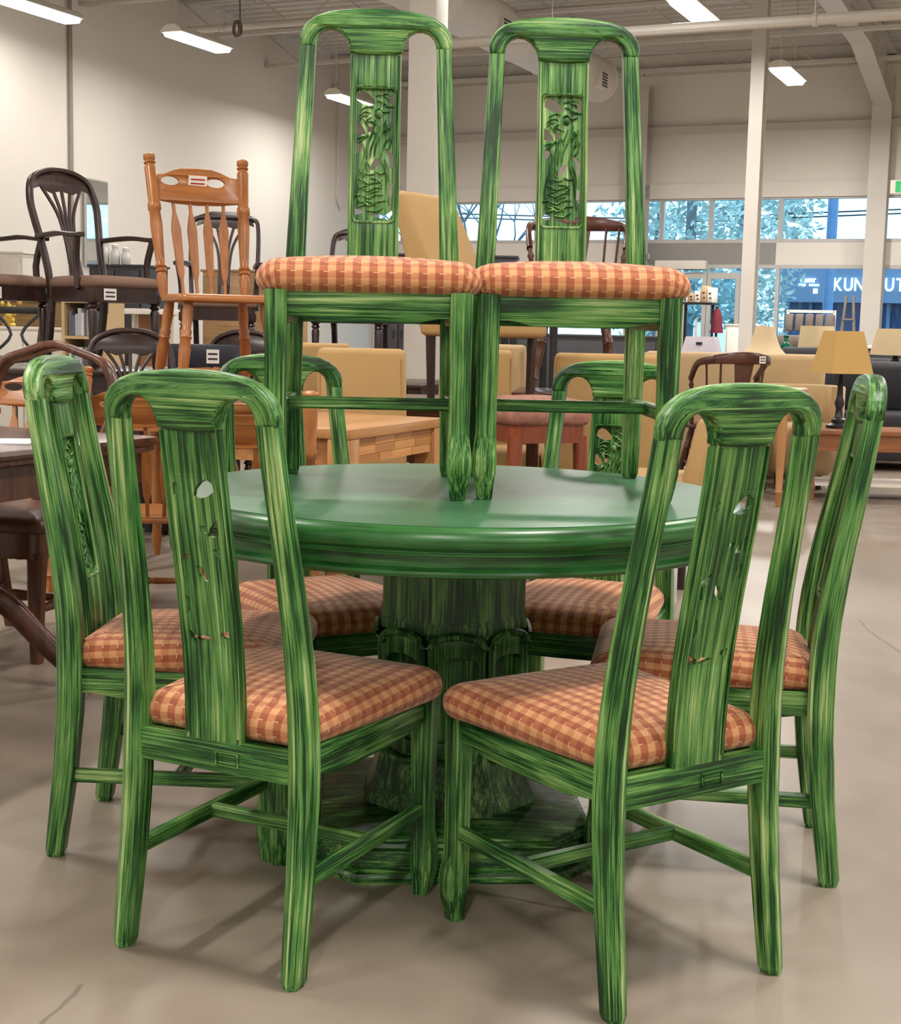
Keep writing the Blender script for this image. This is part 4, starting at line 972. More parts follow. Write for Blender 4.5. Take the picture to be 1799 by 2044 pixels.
# ---------------------------------------------------------------- mahogany pedestal table at the left edge
c = Vector((-.86, 4.30, 0))
ctr = c-UX*.52-VX*.72
t = thing('mahogany_table', 'mahogany pedestal table with sweeping legs at the left edge', 'table', (ctr.x, ctr.y, 0), -RA)
out = rounded_outline([(-.52, -.72), (.52, -.72), (.52, .72), (-.52, .72)], .06, 4)
bm = B(); loft(bm, [[Vector((p.x*k, p.y*k, z)) for p in out] for k, z in ((.97, .705), (.985, .712), (.985, .722), (.995, .728), (1.0, .738), (.995, .748), (.985, .750))]); finish(bm, 'table_top', M_MAH, t, 25)
bm = B(); loft(bm, [[Vector((p.x*.93, p.y*.95, z)) for p in out] for z in (.615, .708)]); finish(bm, 'apron', M_MAHZ, t)
for sy in (-.38, .38):
    bm = B(); lathe(bm, [(.05, .22), (.06, .26), (.045, .30), (.075, .38), (.085, .44), (.05, .50), (.045, .54), (.065, .56), (.065, .62)], 20, (0, sy, 0)); pd = finish(bm, 'pedestal', M_MAHZ, t, 40)
    bm = B(); lathe(bm, [(.02, .16), (.04, .18), (.05, .225)], 16, (0, sy, 0)); finish(bm, 'pendant', M_MAHZ, pd)
    for a in (0, 120, 240):
        a = R(a+(20 if sy > 0 else -40)); d = Vector((math.cos(a), math.sin(a), 0)); o_ = Vector((0, sy, 0))
        q = smooth_pts([o_+d*.04+Vector((0, 0, .30)), o_+d*.16+Vector((0, 0, .25)), o_+d*.29+Vector((0, 0, .12)), o_+d*.40+Vector((0, 0, .035)), o_+d*.47+Vector((0, 0, .024))], 4)
        bm = B(); bar(bm, q, .038, [.075-.035*i/(len(q)-1) for i in range(len(q))]); lg = finish(bm, 'sabre_leg', M_MAHZ, t, 50)
        bm = B(); p = o_+d*.485; lathe(bm, [(.016, 0), (.020, .01), (.018, .04), (.012, .05)], 10, (p.x, p.y, 0)); finish(bm, 'brass_toe', plain('aged_brass', (120, 92, 50), .35, metal=1), lg)
p = at_z(20, 882, .7505); bm = B(); box(bm, (0, 0, .001), (.24, .17, .002)); 
o = finish(bm, 'paper_sheet', M_TAG); o.location = (p.x-.06, p.y, .7505); o.rotation_euler = (0, 0, R(10)); tag(o, 'white paper sheet lying on the mahogany table', 'paper')
# balloon-back chair pushed in behind it
M_BAL = wood('warm_brown_wood', (70, 42, 30), (106, 68, 50), 'z', .25)
t = thing('balloon_back_chair', 'brown curved-crest dining chair pushed in at the mahogany table', 'chair', (-1.46, 4.72, 0), R(166))
q = smooth_pts([Vector(p) for p in ((-.185, -.21, .40), (-.19, -.235, .62), (-.235, -.28, .80), (-.20, -.30, .93), (-.10, -.31, .975), (0, -.315, 1.0), (.10, -.31, .975), (.20, -.30, .93), (.235, -.28, .80), (.19, -.235, .62), (.185, -.21, .40))], 5)
n_ = len(q); bm = B(); bar(bm, q, .026, [.038+.045*math.sin(math.pi*i/(n_-1))**4 for i in range(n_)], up=(0, 1, .15)); finish(bm, 'back_frame', M_BAL, t, 50)
bm = poly_mesh([(-.05, .44), (.05, .44), (.035, .60), (.06, .75), (.085, .95), (-.085, .95), (-.06, .75), (-.035, .60)], [[(-.012, .62), (.012, .62), (.022, .84), (0, .88), (-.022, .84)][::-1]], .014, .002)
for v in bm.verts: v.co.y += -.21-.1*(v.co.z-.44)/.5
finish(bm, 'splat', M_BAL, t, 40)
out = rounded_outline([(-.20, -.20), (.20, -.20), (.25, .24), (-.25, .24)], .05, 4)
bm = B(); cushion(bm, out, [(.004, .42), (-.003, .43), (-.003, .445), (.008, .463), (.03, .475), (.07, .482), (.1, .485)], False); finish(bm, 'seat_pad', plain('brown_leather', (86, 54, 38), .4, var=.2, vs=7), t, 60)
bm = B(); loft(bm, [[Vector((p.x*.98, p.y*.98, z)) for p in out] for z in (.34, .422)]); finish(bm, 'seat_rail', M_BAL, t)
for s in (-1, 1):
    bm = B(); bar(bm, [(s*.205, .20, 0), (s*.21, .205, .2), (s*.215, .205, .36)], [.034, .045, .055], [.034, .045, .055], up=(0, 1, 0)); finish(bm, 'front_leg', M_BAL, t)
    bm = B(); bar(bm, smooth_pts([(s*.18, -.29, 0), (s*.182, -.24, .2), (s*.185, -.205, .42)], 3), .036, .04, up=(0, 1, 0)); finish(bm, 'rear_leg', M_BAL, t)
    bm = B(); turned(bm, (s*.185, -.235, .17), (s*.205, .19, .17), [(0, .012), (.1, .014), (.3, .018), (.45, .013), (.5, .02), (.55, .013), (.7, .018), (.9, .014), (1, .012)], 8); finish(bm, 'stretcher', M_BAL, t)
bm = B(); turned(bm, (-.19, -.02, .17), (.19, -.02, .17), [(0, .010), (.3, .016), (.5, .02), (.7, .016), (1, .010)], 8); finish(bm, 'stretcher', M_BAL, t)
# ---------------------------------------------------------------- light birch block table
c1, c2 = at_z(700, 858, .75), at_z(886, 834, .75)
ex = (c2-c1); ex.z = 0; ln = ex.length; ex.normalize(); ey = Vector((-ex.y, ex.x, 0)); dp = .6
cc = c1+ex*ln/2+ey*dp/2; rz = math.atan2(ex.y, ex.x)
t = thing('block_table', 'light birch block-jointed table behind the rear left green chair', 'table', (cc.x, cc.y, 0), rz)
bm = B(); box(bm, (0, 0, .733), (ln, dp, .034), bev=.003); finish(bm, 'table_top', M_BIRCH, t)
cols = [wood('birch_block%d' % i, (150+16*i, 98+12*i, 50+10*i), (176+12*i, 124+12*i, 70+10*i), 'x', .4) for i in range(4)]
k = 0
for s in (-1, 1):
    for r_ in range(3):
        x = -ln/2+.07+(r_ % 2)*.03; 
        while x < ln/2-.10:
            w_ = min(random.uniform(.10, .22), ln/2-.07-x); bm = B(); box(bm, (x+w_/2, s*(dp/2-.03), .716-.030*(r_+.5)), (w_-.002, .024+random.uniform(0, .004), .0288)); finish(bm, 'wood_block', cols[k % 4], t, smooth=False); x += w_; k += random.choice((1, 2, 3))
for sx in (-1, 1):
    bm = B(); box(bm, (sx*(ln/2-.04), 0, .67), (.024, dp-.16, .09)); finish(bm, 'apron', M_BIRCH, t)
    for sy in (-1, 1):
        bm = B(); box(bm, (sx*(ln/2-.04), sy*(dp/2-.045), .358), (.075, .085, .716), bev=.004); finish(bm, 'leg', M_BIRCHZ, t)
# ---------------------------------------------------------------- beige upholstered chairs
def parsons(label, loc, rz, w_=.44, h=1.0, d=.46, m=M_BEIGE, name='upholstered_chair', legs=True, lean=.10, wedge=0):
    t = thing(name, label, 'chair', loc, rz, 'beige upholstered chairs')
    z0 = .30 if legs else .02
    bm = B(); box(bm, (0, .02, (z0+.48)/2), (w_, d, .48-z0), bev=.03); finish(bm, 'seat', m, t, 60)
    bm = B(); vs = box(bm, (0, -d/2+.05, (z0+h)/2), (w_, .085, h-z0), bev=.025)
    for v in bm.verts: v.co.y -= lean*max(0, v.co.z-.42)/.55; v.co.x *= 1-.06*max(0, v.co.z-.5); v.co.y += wedge*(1 if v.co.y > -d/2+.05-lean*max(0, v.co.z-.42)/.55 else 0)*max(0, 1-max(0, v.co.z-.45)/(h-.45))
    bk = finish(bm, 'backrest', m, t, 60)
    for s in (-1, 1):
        bm = B(); tube(bm, [(s*(w_/2-.012)*(1-.06*(z-.5)), -d/2+.05-lean*max(0, z-.42)/.55-.042, z) for z in (.5, .7, h-.04)], .005, 5); finish(bm, 'piping', m, bk)
    for sx in (-1, 1):
        for sy in (-1, 1):
            bm = B(); bar(bm, [(sx*(w_/2-.05), sy*(d/2-.05), 0), (sx*(w_/2-.045), sy*(d/2-.045), z0+.02)], [.03, .04], [.03, .04], up=(0, 1, 0)); finish(bm, 'leg', M_DARK, t)
    return t
pc = parsons('beige upholstered chair with its plain back behind the light birch table', P(738, 6.3), R(-3), .38, 1.0)
parsons('beige upholstered chair at the left behind another, white tag on top', P(640, 7.75), R(-6), .44, 1.0)
parsons('beige upholstered chair glimpsed between the stacked chairs front legs', P(938, 8.0), R(8), .40, .98)
parsons('pale beige upholstered chair beyond the front legs of the right stacked chair', P(1022, 9.1), R(-24), .42, 1.0, m=M_CREAM)
parsons('wide beige upholstered chair behind the rear right green chair', P(1206, 7.3), R(2), .56, .985)
parsons('beige upholstered chair turned sideways at the right behind the round table', P(1318, 6.3), R(68), .44, .74, lean=.16)
simple_table('walnut_table', 'brown wooden table under the tall beige chair', P(925, 6.95), .72, .8, R(-10), .75, M_MAH, M_MAHZ, 'square')
parsons('tall beige upholstered chair standing on a table beside the square pillar', P(962, 6.85, .752), R(232), .40, .98, lean=.20, wedge=.16)
t = thing('ottoman', 'low beige upholstered ottoman behind the patterned stool', 'ottoman', P(1015, 7.6), R(-4))
bm = B(); box(bm, (0, 0, .27), (.36, .3, .42), bev=.03); finish(bm, 'body', M_BEIGE, t, 60)
for sx in (-1, 1):
    for sy in (-1, 1):
        bm = B(); bar(bm, [(sx*.14, sy*.11, 0), (sx*.14, sy*.11, .08)], .05, .05, up=(0, 1, 0)); finish(bm, 'foot', M_DARK, t)
# patterned stool
M_PATT = plain('faded_floral_fabric', (150, 104, 88), .8, var=.32, vs=26)
t = thing('counter_stool', 'cherry wood counter stool with a worn floral padded seat', 'stool', P(1073, 6.05), R(20))
out = rounded_outline([(-.185, -.185), (.185, -.185), (.185, .185), (-.185, .185)], .09, 6)
bm = B(); cushion(bm, out, [(.0, .705), (-.012, .72), (-.012, .755), (.006, .79), (.03, .806), (.07, .815), (.12, .82)], False); finish(bm, 'seat_pad', M_PATT, t, 60)
bm = B(); loft(bm, [[Vector((p.x*.95, p.y*.95, z)) for p in out] for z in (.63, .717)]); finish(bm, 'seat_rail', M_CHERRY, t)
for sx in (-1, 1):
    for sy in (-1, 1):
        bm = B(); bar(bm, [(sx*.165, sy*.165, 0), (sx*.145, sy*.145, .66)], .05, .05, up=(0, 1, 0)); finish(bm, 'leg', M_CHERRY, t)
for s in (-1, 1):
    bm = B(); bar(bm, [(s*.158, -.15, .22), (s*.158, .15, .22)], .02, .03); finish(bm, 'footrest', M_CHERRY, t)
# ---------------------------------------------------------------- captain chairs
def captain(label, loc, rz, m=M_CAPT, h=.93, card=False):
    t = thing('captain_chair', label, 'chair', loc, rz, 'brown captain chairs')
    q = smooth_pts([Vector(p) for p in ((-.265, .02, h-.16), (-.275, -.08, h-.05), (-.24, -.18, h-.02), (-.13, -.245, h-.005), (0, -.265, h), (.13, -.245, h-.005), (.24, -.18, h-.02), (.275, -.08, h-.05), (.265, .02, h-.16))], 5)
    n_ = len(q); bm = B(); bar(bm, q, .030, [.04+.045*math.sin(math.pi*i/(n_-1))**3 for i in range(n_)]); cr = finish(bm, 'crest_rail', m, t, 50)
    if card: tag_card(cr, (.14, -.262, h-.01), R(24), .075, .05)
    pr = [(0, .012), (.12, .018), (.2, .013), (.24, .02), (.28, .013), (.6, .019), (.8, .013), (.85, .02), (.9, .013), (1, .012)]
    for s in (-1, 1):
        bm = B(); turned(bm, (s*.22, .06, .45), (s*.265, .01, h-.15), pr, 10); finish(bm, 'arm_post', m, t, 50)
        for k_, (xx, yy) in enumerate(((.23, -.13), (.16, -.2))):
            bm = B(); tube(bm, [(s*xx*.85, yy*.9, .45), (s*xx*1.02, yy*1.08, h-.03)], .008, 6); finish(bm, 'spindle', m, t)
    bm = poly_mesh([(-.05, .45), (.05, .45), (.04, .62), (.075, h-.04), (-.075, h-.04), (-.04, .62)], [], .014, .002)
    for v in bm.verts: v.co.y += -.20-.055*(v.co.z-.45)/.45
    finish(bm, 'splat', m, t)
    out = rounded_outline([(-.22, -.22), (.22, -.22), (.24, .22), (-.24, .22)], .1, 5)
    bm = B(); cushion(bm, out, [(.012, .42), (0, .43), (0, .445), (.012, .455), (.04, .455), (.1, .448)], False); finish(bm, 'seat', m, t, 50)
    for sx, sy in ((-1, 1), (1, 1), (-1, -1), (1, -1)):
        bm = B(); turned(bm, (sx*.23, sy*.22, 0), (sx*.16, sy*.15, .43), LEGP, 10); finish(bm, 'leg', m, t, 50)
    for s in (-1, 1):
        bm = B(); turned(bm, (s*.205, -.19, .17), (s*.205, .19, .17), [(0, .01), (.5, .018), (1, .01)], 8); finish(bm, 'stretcher', m, t)
    return t
captain('brown captain chair with a white tag in front of the cream sofa', P(1452, 10.3), R(20), card=True)
captain('dark brown captain chair set up on a table behind the right stacked chair', P(1148, 8.1, .752), R(176), h=.95)
simple_table('walnut_table', 'brown table under the raised captain chair', P(1190, 8.2), .9, .8, R(-6), .75, M_MAH, M_MAHZ, 'turned')
# ---------------------------------------------------------------- sofas
def sofa(label, loc, rz, w_, m, h=.90, d=.88, name='sofa', n=2, seat=.44):
    t = thing(name, label, 'sofa', loc, rz)
    bm = B(); box(bm, (0, 0, .21), (w_-.04, d-.04, .24), bev=.02); finish(bm, 'base', m, t)
    bm = B(); vs = box(bm, (0, -d/2+.12, (.1+h)/2), (w_-.06, .22, h-.1), bev=.05)
    for v in bm.verts: v.co.y -= .08*max(0, v.co.z-.4)/.5
    finish(bm, 'backrest', m, t, 60)
    for s in (-1, 1):
        bm = B(); box(bm, (s*(w_/2-.10), .02, .35), (.20, d-.04, .52), bev=.05); finish(bm, 'arm', m, t, 60)
    sw_ = (w_-.42)/n
    for i in range(n):
        x = -(w_-.42)/2+sw_*(i+.5)
        bm = B(); box(bm, (x, .09, seat-.04), (sw_-.01, d-.3, .16), bev=.04); finish(bm, 'seat_cushion', m, t, 60)
        bm = B(); vs = box(bm, (0, 0, 0), (sw_-.02, .17, .42), bev=.05, mtx=Matrix.Translation((x, -d/2+.30, .68)) @ Matrix.Rotation(R(-10), 4, 'X')); finish(bm, 'back_cushion', m, t, 60)
    for sx in (-1, 1):
        for sy in (-1, 1):
            bm = B(); bar(bm, [(sx*(w_/2-.09), sy*(d/2-.09), 0), (sx*(w_/2-.09), sy*(d/2-.09), .11)], .05, .05, up=(0, 1, 0)); finish(bm, 'foot', M_DARK, t)
    return t
sofa('cream sofa with its plain back toward the camera behind the captain chair', P(1452, 11.3), R(-2), 1.42, M_CREAM, .955, n=2)
sofa('charcoal sofa at the right edge behind the wooden coffee table', P(1850, 12.2), R(178), 1.9, M_BLACKF, .86)
sofa('charcoal sofa further back at the right edge with white papers on it', P(1800, 14.3), R(180), 2.2, M_BLACKF, .98)
pp = P(1757, 13.9, 1.0, 705); bm = B(); box(bm, (0, 0, .01), (.28, .22, .012)); o = finish(bm, 'paper_stack', M_TAG); o.location = (pp.x, 14.71, .985); o.rotation_euler = (R(0), 0, R(8)); tag(o, 'white papers lying on the far charcoal sofa', 'paper')
# dining table with turned light legs
c1 = Vector((2.10, 9.14, 0)); wv_, wl_ = .52, .5
cc = c1+VX*wv_/2-UX*wl_/2
t = thing('side_table', 'light wood table with slim turned legs in front of the cream sofa', 'table', (cc.x, cc.y, 0), -RA)
bm = B(); out = rounded_outline([(-wl_/2-.06, -wv_/2-.06), (wl_/2+.06, -wv_/2-.06), (wl_/2+.06, wv_/2+.06), (-wl_/2-.06, wv_/2+.06)], .06, 4)
loft(bm, [[Vector((p.x*k_, p.y*k_, z)) for p in out] for k_, z in ((.97, .722), (1, .728), (1, .742), (.98, .748))]); finish(bm, 'table_top', plain('pinkish_wood_top', (206, 172, 142), .35), t)
bm = B(); box(bm, (0, 0, .685), (wl_-.02, wv_-.02, .075)); finish(bm, 'apron', M_BIRCH, t)
for sx in (-1, 1):
    for sy in (-1, 1):
        bm = B(); turned(bm, (sx*wl_/2, sy*wv_/2, 0), (sx*wl_/2, sy*wv_/2, .72), [(0, .012), (.02, .018), (.12, .022), (.135, .028), (.15, .022), (.4, .026), (.7, .034), (.84, .030), (.85, .036), (.87, .030), (.88, .036), (1, .036)], 12); finish(bm, 'leg', M_BIRCHZ, t)
# rounded cream armchair behind it
t = thing('tub_chair', 'rounded cream tub chair right of the cream sofa', 'chair', P(1608, 10.42), R(170))
bm = B(); lathe(bm, [(.22, .10), (.27, .16), (.29, .40), (.28, .44), (.20, .47)], 28); finish(bm, 'seat', M_CREAM, t, 60)
bm = B(); q = [Vector((.27*math.cos(a), .27*math.sin(a), .56)) for a in [R(150+24*i) for i in range(11)]]; bar(bm, q, .07, .36); finish(bm, 'backrest', M_CREAM, t, 60)
for a in (45, 135, 225, 315):
    bm = B(); bar(bm, [(.2*math.cos(R(a)), .2*math.sin(R(a)), 0), (.2*math.cos(R(a)), .2*math.sin(R(a)), .12)], .035, .035, up=(0, 1, 0)); finish(bm, 'leg', M_DARK, t)
# coffee table and lamp
p = P(1752, 9.85)
t = thing('coffee_table', 'long wooden coffee table at right carrying the lamp', 'table', p, R(-3))
M_CT = wood('reddish_oak', (128, 78, 46), (166, 108, 68), 'x', .35)
bm = B(); box(bm, (0, 0, .455), (.98, .55, .03), bev=.004); finish(bm, 'table_top', M_CT, t)
bm = B(); box(bm, (0, 0, .385), (.92, .49, .11)); finish(bm, 'apron', M_CT, t)
for sx in (-1, 1):
    for sy in (-1, 1):
        bm = B(); bar(bm, [(sx*.44, sy*.22, 0), (sx*.44, sy*.22, .42)], .055, .055, up=(0, 1, 0)); finish(bm, 'leg', M_CT, t)
bm = B(); box(bm, (0, 0, .10), (.84, .42, .02)); finish(bm, 'lower_shelf', M_WHITE, t)
def lamp(label, loc, zb, sh, rz=0, m=M_SHADE, square=True, bh=.36, sth=.30, bot=.165, top=.10, curve=False, base_m=M_BLACK):
    t = thing('table_lamp', label, 'lamp', (loc[0], loc[1], zb), rz)
    n_ = 4 if square else 28
    bm = B(); lathe(bm, [(.085, 0), (.085, .02), (.05, .035), (.05, .06), (.03, .075), (.022, .13), (.034, .17), (.022, .21), (.018, bh*.75), (.03, bh*.8), (.02, bh*.85), (.012, bh), (.012, bh+sth*.4)], 20); finish(bm, 'lamp_base', base_m, t, 50)
    rings = []
    for z_, k_ in ((0, 0), (.25, .25), (.5, .5), (.75, .75), (1, 1)):
        r = bot+(top-bot)*(k_ if not curve else k_**.55)
        if square: r *= 1.414
        rings.append((r, bh+sth*z_))
    bm = B(); c_ = [[Vector((r*math.cos(2*math.pi*i/n_+math.pi/4), r*math.sin(2*math.pi*i/n_+math.pi/4), z_)) for i in range(n_)] for r, z_ in rings]
    inner = [[Vector((v.x*.97, v.y*.97, v.z)) for v in r] for r in c_[::-1]]
    loft(bm, c_+inner+[c_[0]], caps=False); finish(bm, 'lamp_shade', m, t, 40)
    bm = B(); tube(bm, [(0, 0, bh+sth*.4), (0, 0, bh+sth*.9)], .004, 5); lathe(bm, [(.004, 0), (.03, .02), (.035, .05), (.02, .085), (.004, .1)], 12, (0, 0, bh+sth*.35)); finish(bm, 'bulb', M_WHITE, t, 60)
    return t
lamp('dark-stemmed table lamp with a yellow square shade on the coffee table', P(1685, 9.85), .471, 0, R(14), bh=.375, sth=.285, bot=.155, top=.098)
def pedestal(label, loc, w_, d, h, m, rz=0, name='cabinet', doors=2, top_m=None):
    t = thing(name, label, 'cabinet', (loc[0], loc[1], 0), rz)
    bm = B(); box(bm, (0, 0, h/2-.01), (w_, d, h-.02)); finish(bm, 'body', m, t)
    bm = B(); box(bm, (0, 0, h-.012), (w_+.04, d+.03, .024), bev=.004); finish(bm, 'top', top_m or m, t)
    dw = (w_-.04)/doors
    for i in range(doors):
        x = -(w_-.04)/2+dw*(i+.5); bm = B(); box(bm, (x, -d/2-.008, h/2), (dw-.012, .018, h-.12), bev=.003); dr = finish(bm, 'door', m, t)
        bm = B(); box(bm, (x+(dw/2-.04)*(1 if i % 2 == 0 else -1), -d/2-.025, h*.55), (.012, .016, .08)); finish(bm, 'handle', M_BLACK, dr)
    return t
M_WOODD = wood('brown_dresser', (70, 50, 44), (96, 72, 62), 'x', .4)
pedestal('dark brown dresser behind the lamps near the windows', P(1620, 15.2), 1.1, .45, .86, M_WOODD)
lamp('cream flared lampshade lamp just right of the slim column', P(1528, 13.0), .66, 0, 0, M_SHADE2, False, .26, .25, .20, .08, True)
pedestal('small cream bedside cabinet under the flared lamp', P(1535, 13.05), .5, .42, .66, M_CREAM, doors=1)
lamp('lamp with a wide cream drum shade behind the yellow shade', P(1632, 15.1), .86, 0, 0, M_SHADE2, False, .10, .24, .19, .17)
lamp('lamp with a cream tapered shade at the right edge', P(1792, 13.0), .82, 0, R(10), M_SHADE2, True, .12, .235, .17, .13)
pedestal('dark low cabinet under the right edge lamp', P(1800, 13.1), .8, .42, .82, M_WOODD)
# green demijohn bottle
m_, nt_, b_ = new_mat('green_bottle_glass'); b_.inputs['Base Color'].default_value = (*srgb(10, 92, 66), 1); b_.inputs['Roughness'].default_value = .06; b_.inputs['Coat Weight'].default_value = .5
p = P(1571, 15.0); t = thing('demijohn_bottle', 'round green glass demijohn bottle among the lamps', 'bottle', (p.x, p.y, .861))
bm = B(); lathe(bm, [(.06, 0), (.10, .01), (.105, .04), (.09, .09), (.05, .14), (.028, .17), (.024, .215)], 28); finish(bm, 'bottle_body', m_, t, 60)
bm = B(); lathe(bm, [(.024, .213), (.031, .218), (.031, .234), (.02, .236)], 20); finish(bm, 'bottle_lip', m_, t, 60)
# ---------------------------------------------------------------- things in front of the windows
def box_thing(name, label, cat, c, s, rz, m, detail=None, md=None):
    t = thing(name, label, cat, c, rz)
    bm = B(); box(bm, (0, 0, s[2]/2), s, bev=min(s)*.06); finish(bm, 'body', m, t)
    if detail:
        bm = B()
        for d in detail: box(bm, d[0], d[1])
        finish(bm, 'detail', md, t)
    return t
FV = 21.0
def W(px, py): return at_v(px, py, FV)
# stack of grey upholstered chairs on a white rail
a, b = W(1560, 655), W(1662, 655); z0, z1 = W(1610, 664).z, W(1610, 618).z
t = thing('display_bench', 'grey upholstered settee with white frame displayed by the window', 'sofa', uv((U_of(a)+U_of(b))/2, FV, 0), -RA)
ww = U_of(b)-U_of(a)
bm = B(); box(bm, (0, 0, z0-.12), (ww, .6, .16), bev=.03); finish(bm, 'seat', M_GREYF, t)
for i in range(5):
    bm = B(); box(bm, (-ww/2+ww*(i+.5)/5, .22, (z0+z1)/2-.02), (ww/5-.03, .12, z1-z0-.08), bev=.02); finish(bm, 'back_panel', M_GREYF, t)
bm = B(); box(bm, (0, .30, z1-.02), (ww*.92, .04, .04)); box(bm, (ww*.46, .30, (z0+z1)/2), (.04, .04, z1-z0)); box(bm, (-ww*.46, .30, (z0+z1)/2), (.04, .04, z1-z0)); finish(bm, 'frame', M_WHITE, t)
for s in (-1, 1):
    for sy in (-1, 1):
        bm = B(); bar(bm, [(s*ww*.44, sy*.24, 0), (s*ww*.44, sy*.24, z0-.2)], .05, .05, up=(0, 1, 0)); finish(bm, 'leg', M_WHITE, t)
# step ladder
p = W(1680, 650); zt = W(1680, 588).z
t = thing('step_ladder', 'folded pale step ladder standing by the window', 'ladder', uv(U_of(p), FV+.62, 0), -RA)
for s in (-1, 1):
    bm = B(); bar(bm, [(s*.17, -.14, 0), (s*.05, 0, zt)], .035, .05, up=(0, 1, 0)); finish(bm, 'rail', M_GREYF, t)
    bm = B(); bar(bm, [(s*.17, .2, 0), (s*.05, .02, zt-.05)], .025, .03, up=(0, 1, 0)); finish(bm, 'rear_leg', M_GREYF, t)
for i in range(5):
    k_ = (i+.8)/6; bm = B(); box(bm, (0, -.14+.14*k_, zt*k_), (2*(.17-.12*k_), .08, .025)); finish(bm, 'step', M_GREYF, t)
# goods shelf with boxes near the door
a, b = W(1366, 603), W(1428, 603); zs = a.z; ww = U_of(b)-U_of(a)
t = thing('display_shelf', 'dark display shelf near the door holding cartons', 'shelf', uv((U_of(a)+U_of(b))/2, FV, 0), -RA)
for z_ in (.35, .8, zs-.02):
    bm = B(); box(bm, (0, 0, z_), (ww, .4, .03)); finish(bm, 'shelf_board', M_BLACK, t)
for s in (-1, 1):
    bm = B(); bar(bm, [(s*(ww/2-.03), 0, 0), (s*(ww/2-.03), 0, zs-.02)], .04, .04, up=(0, 1, 0)); finish(bm, 'upright', M_BLACK, t)
bw = ww/5
for i, (hh, lb) in enumerate(((.10, 'low pale carton at the left end of the display shelf'), (.14, 'pale carton second from left on the display shelf'), (.17, 'pale carton in the middle of the display shelf'), (.24, 'tall pale carton with dark print on the display shelf'), (.22, 'pale carton at the right end of the display shelf'))):
    box_thing('carton', lb, 'box', uv((U_of(a)+U_of(b))/2-ww/2+bw*(i+.5), FV, zs-.005), (bw*.92, .3, hh), -RA, M_CREAM if i % 2 else M_WHITE, [((0, -.152, hh*.6), (bw*.4, .006, .02)), ((bw*.1, -.152, hh*.3), (bw*.3, .006, .02))], M_INK)
# hanging maroon cloth on a stand
p = W(1437, 650); t = thing('garment_stand', 'stand draped with a maroon cloth by the shop door', 'stand', uv(U_of(p), FV-.2, 0), -RA)
bm = B(); tube(bm, [(0, 0, 0), (0, 0, W(1437, 612).z)], .02, 8); lathe(bm, [(.18, 0), (.18, .02), (.03, .04)], 20); finish(bm, 'pole', M_BLACK, t)
zz1, zz0 = W(1437, 615).z, W(1437, 665).z
bm = B(); loft(bm, [[Vector((r*(1+.25*math.sin(5*q_))*math.cos(q_), .7*r*(1+.25*math.cos(4*q_))*math.sin(q_), z_)) for q_ in [2*math.pi*i/18 for i in range(18)]] for r, z_ in ((.02, zz1), (.05, zz1-.08), (.065, (zz0+zz1)/2), (.085, zz0))]); finish(bm, 'cloth', plain('maroon_cloth', (112, 34, 52), .85), t, 60)
# white tables near the glass and small goods
for px, lb, w_, h in ((1465, 'white cabinet by the right door leaf', .5, 1.25), (1752, 'white low shelf unit right of the step ladder', .45, .98), (1372, 'white low table in front of the left door leaf', .5, .85)):
    p = W(px, 690); pedestal(lb, uv(U_of(p), FV+.7, 0), w_, .4, h, M_WHITE, -RA, doors=2)
p = W(1400, 680); t = thing('shopping_basket', 'pale grey basket with a handle slot near the door', 'basket', uv(U_of(p), 17.0, 0), -RA)
p = at_v(1402, 680, 17.0); t.location = Vector((p.x, p.y, 0))
bm = B(); loft(bm, [[Vector((x*w_, y*d_, z_)) for x, y in ((-1, -1), (1, -1), (1, 1), (-1, 1))] for w_, d_, z_ in ((.22, .15, 0), (.22, .15, .84), (.17, .12, 1.06))]); finish(bm, 'body', plain('lilac_grey_plastic', (198, 190, 200), .5), t)
bm = B(); box(bm, (0, -.137, .98), (.07, .02, .03)); finish(bm, 'handle_slot', M_BLACK, t)
# ---------------------------------------------------------------- darker goods in the middle distance
M_CHAR = plain('charcoal_dresser_paint', (62, 62, 68), .5)
pedestal('charcoal sideboard in the middle distance below the windows', P(1160, 14.5), 1.5, .5, 1.06, M_CHAR, R(-4), doors=3)
pedestal('black cabinet right of the square pillar in the middle distance', P(945, 15.5), .9, .5, 1.86, M_CHAR, R(-4), doors=2)
pedestal('tall charcoal wardrobe left of the square pillar', P(800, 15.5), .5, .5, 1.86, M_CHAR, R(-4), doors=2)
t = thing('plant_stand', 'tall black four-legged stand between the beige chairs', 'stand', P(1056, 9.9), R(10))
for sx in (-1, 1):
    for sy in (-1, 1):
        bm = B(); bar(bm, [(sx*.14, sy*.14, 0), (sx*.14, sy*.14, 1.18)], .05, .05, up=(0, 1, 0)); finish(bm, 'leg', M_BLACK, t)
bm = B(); box(bm, (0, 0, 1.19), (.36, .36, .03), bev=.006); finish(bm, 'top', M_BLACK, t)
bm = B(); box(bm, (0, 0, .35), (.30, .30, .02)); finish(bm, 'lower_shelf', M_BLACK, t)
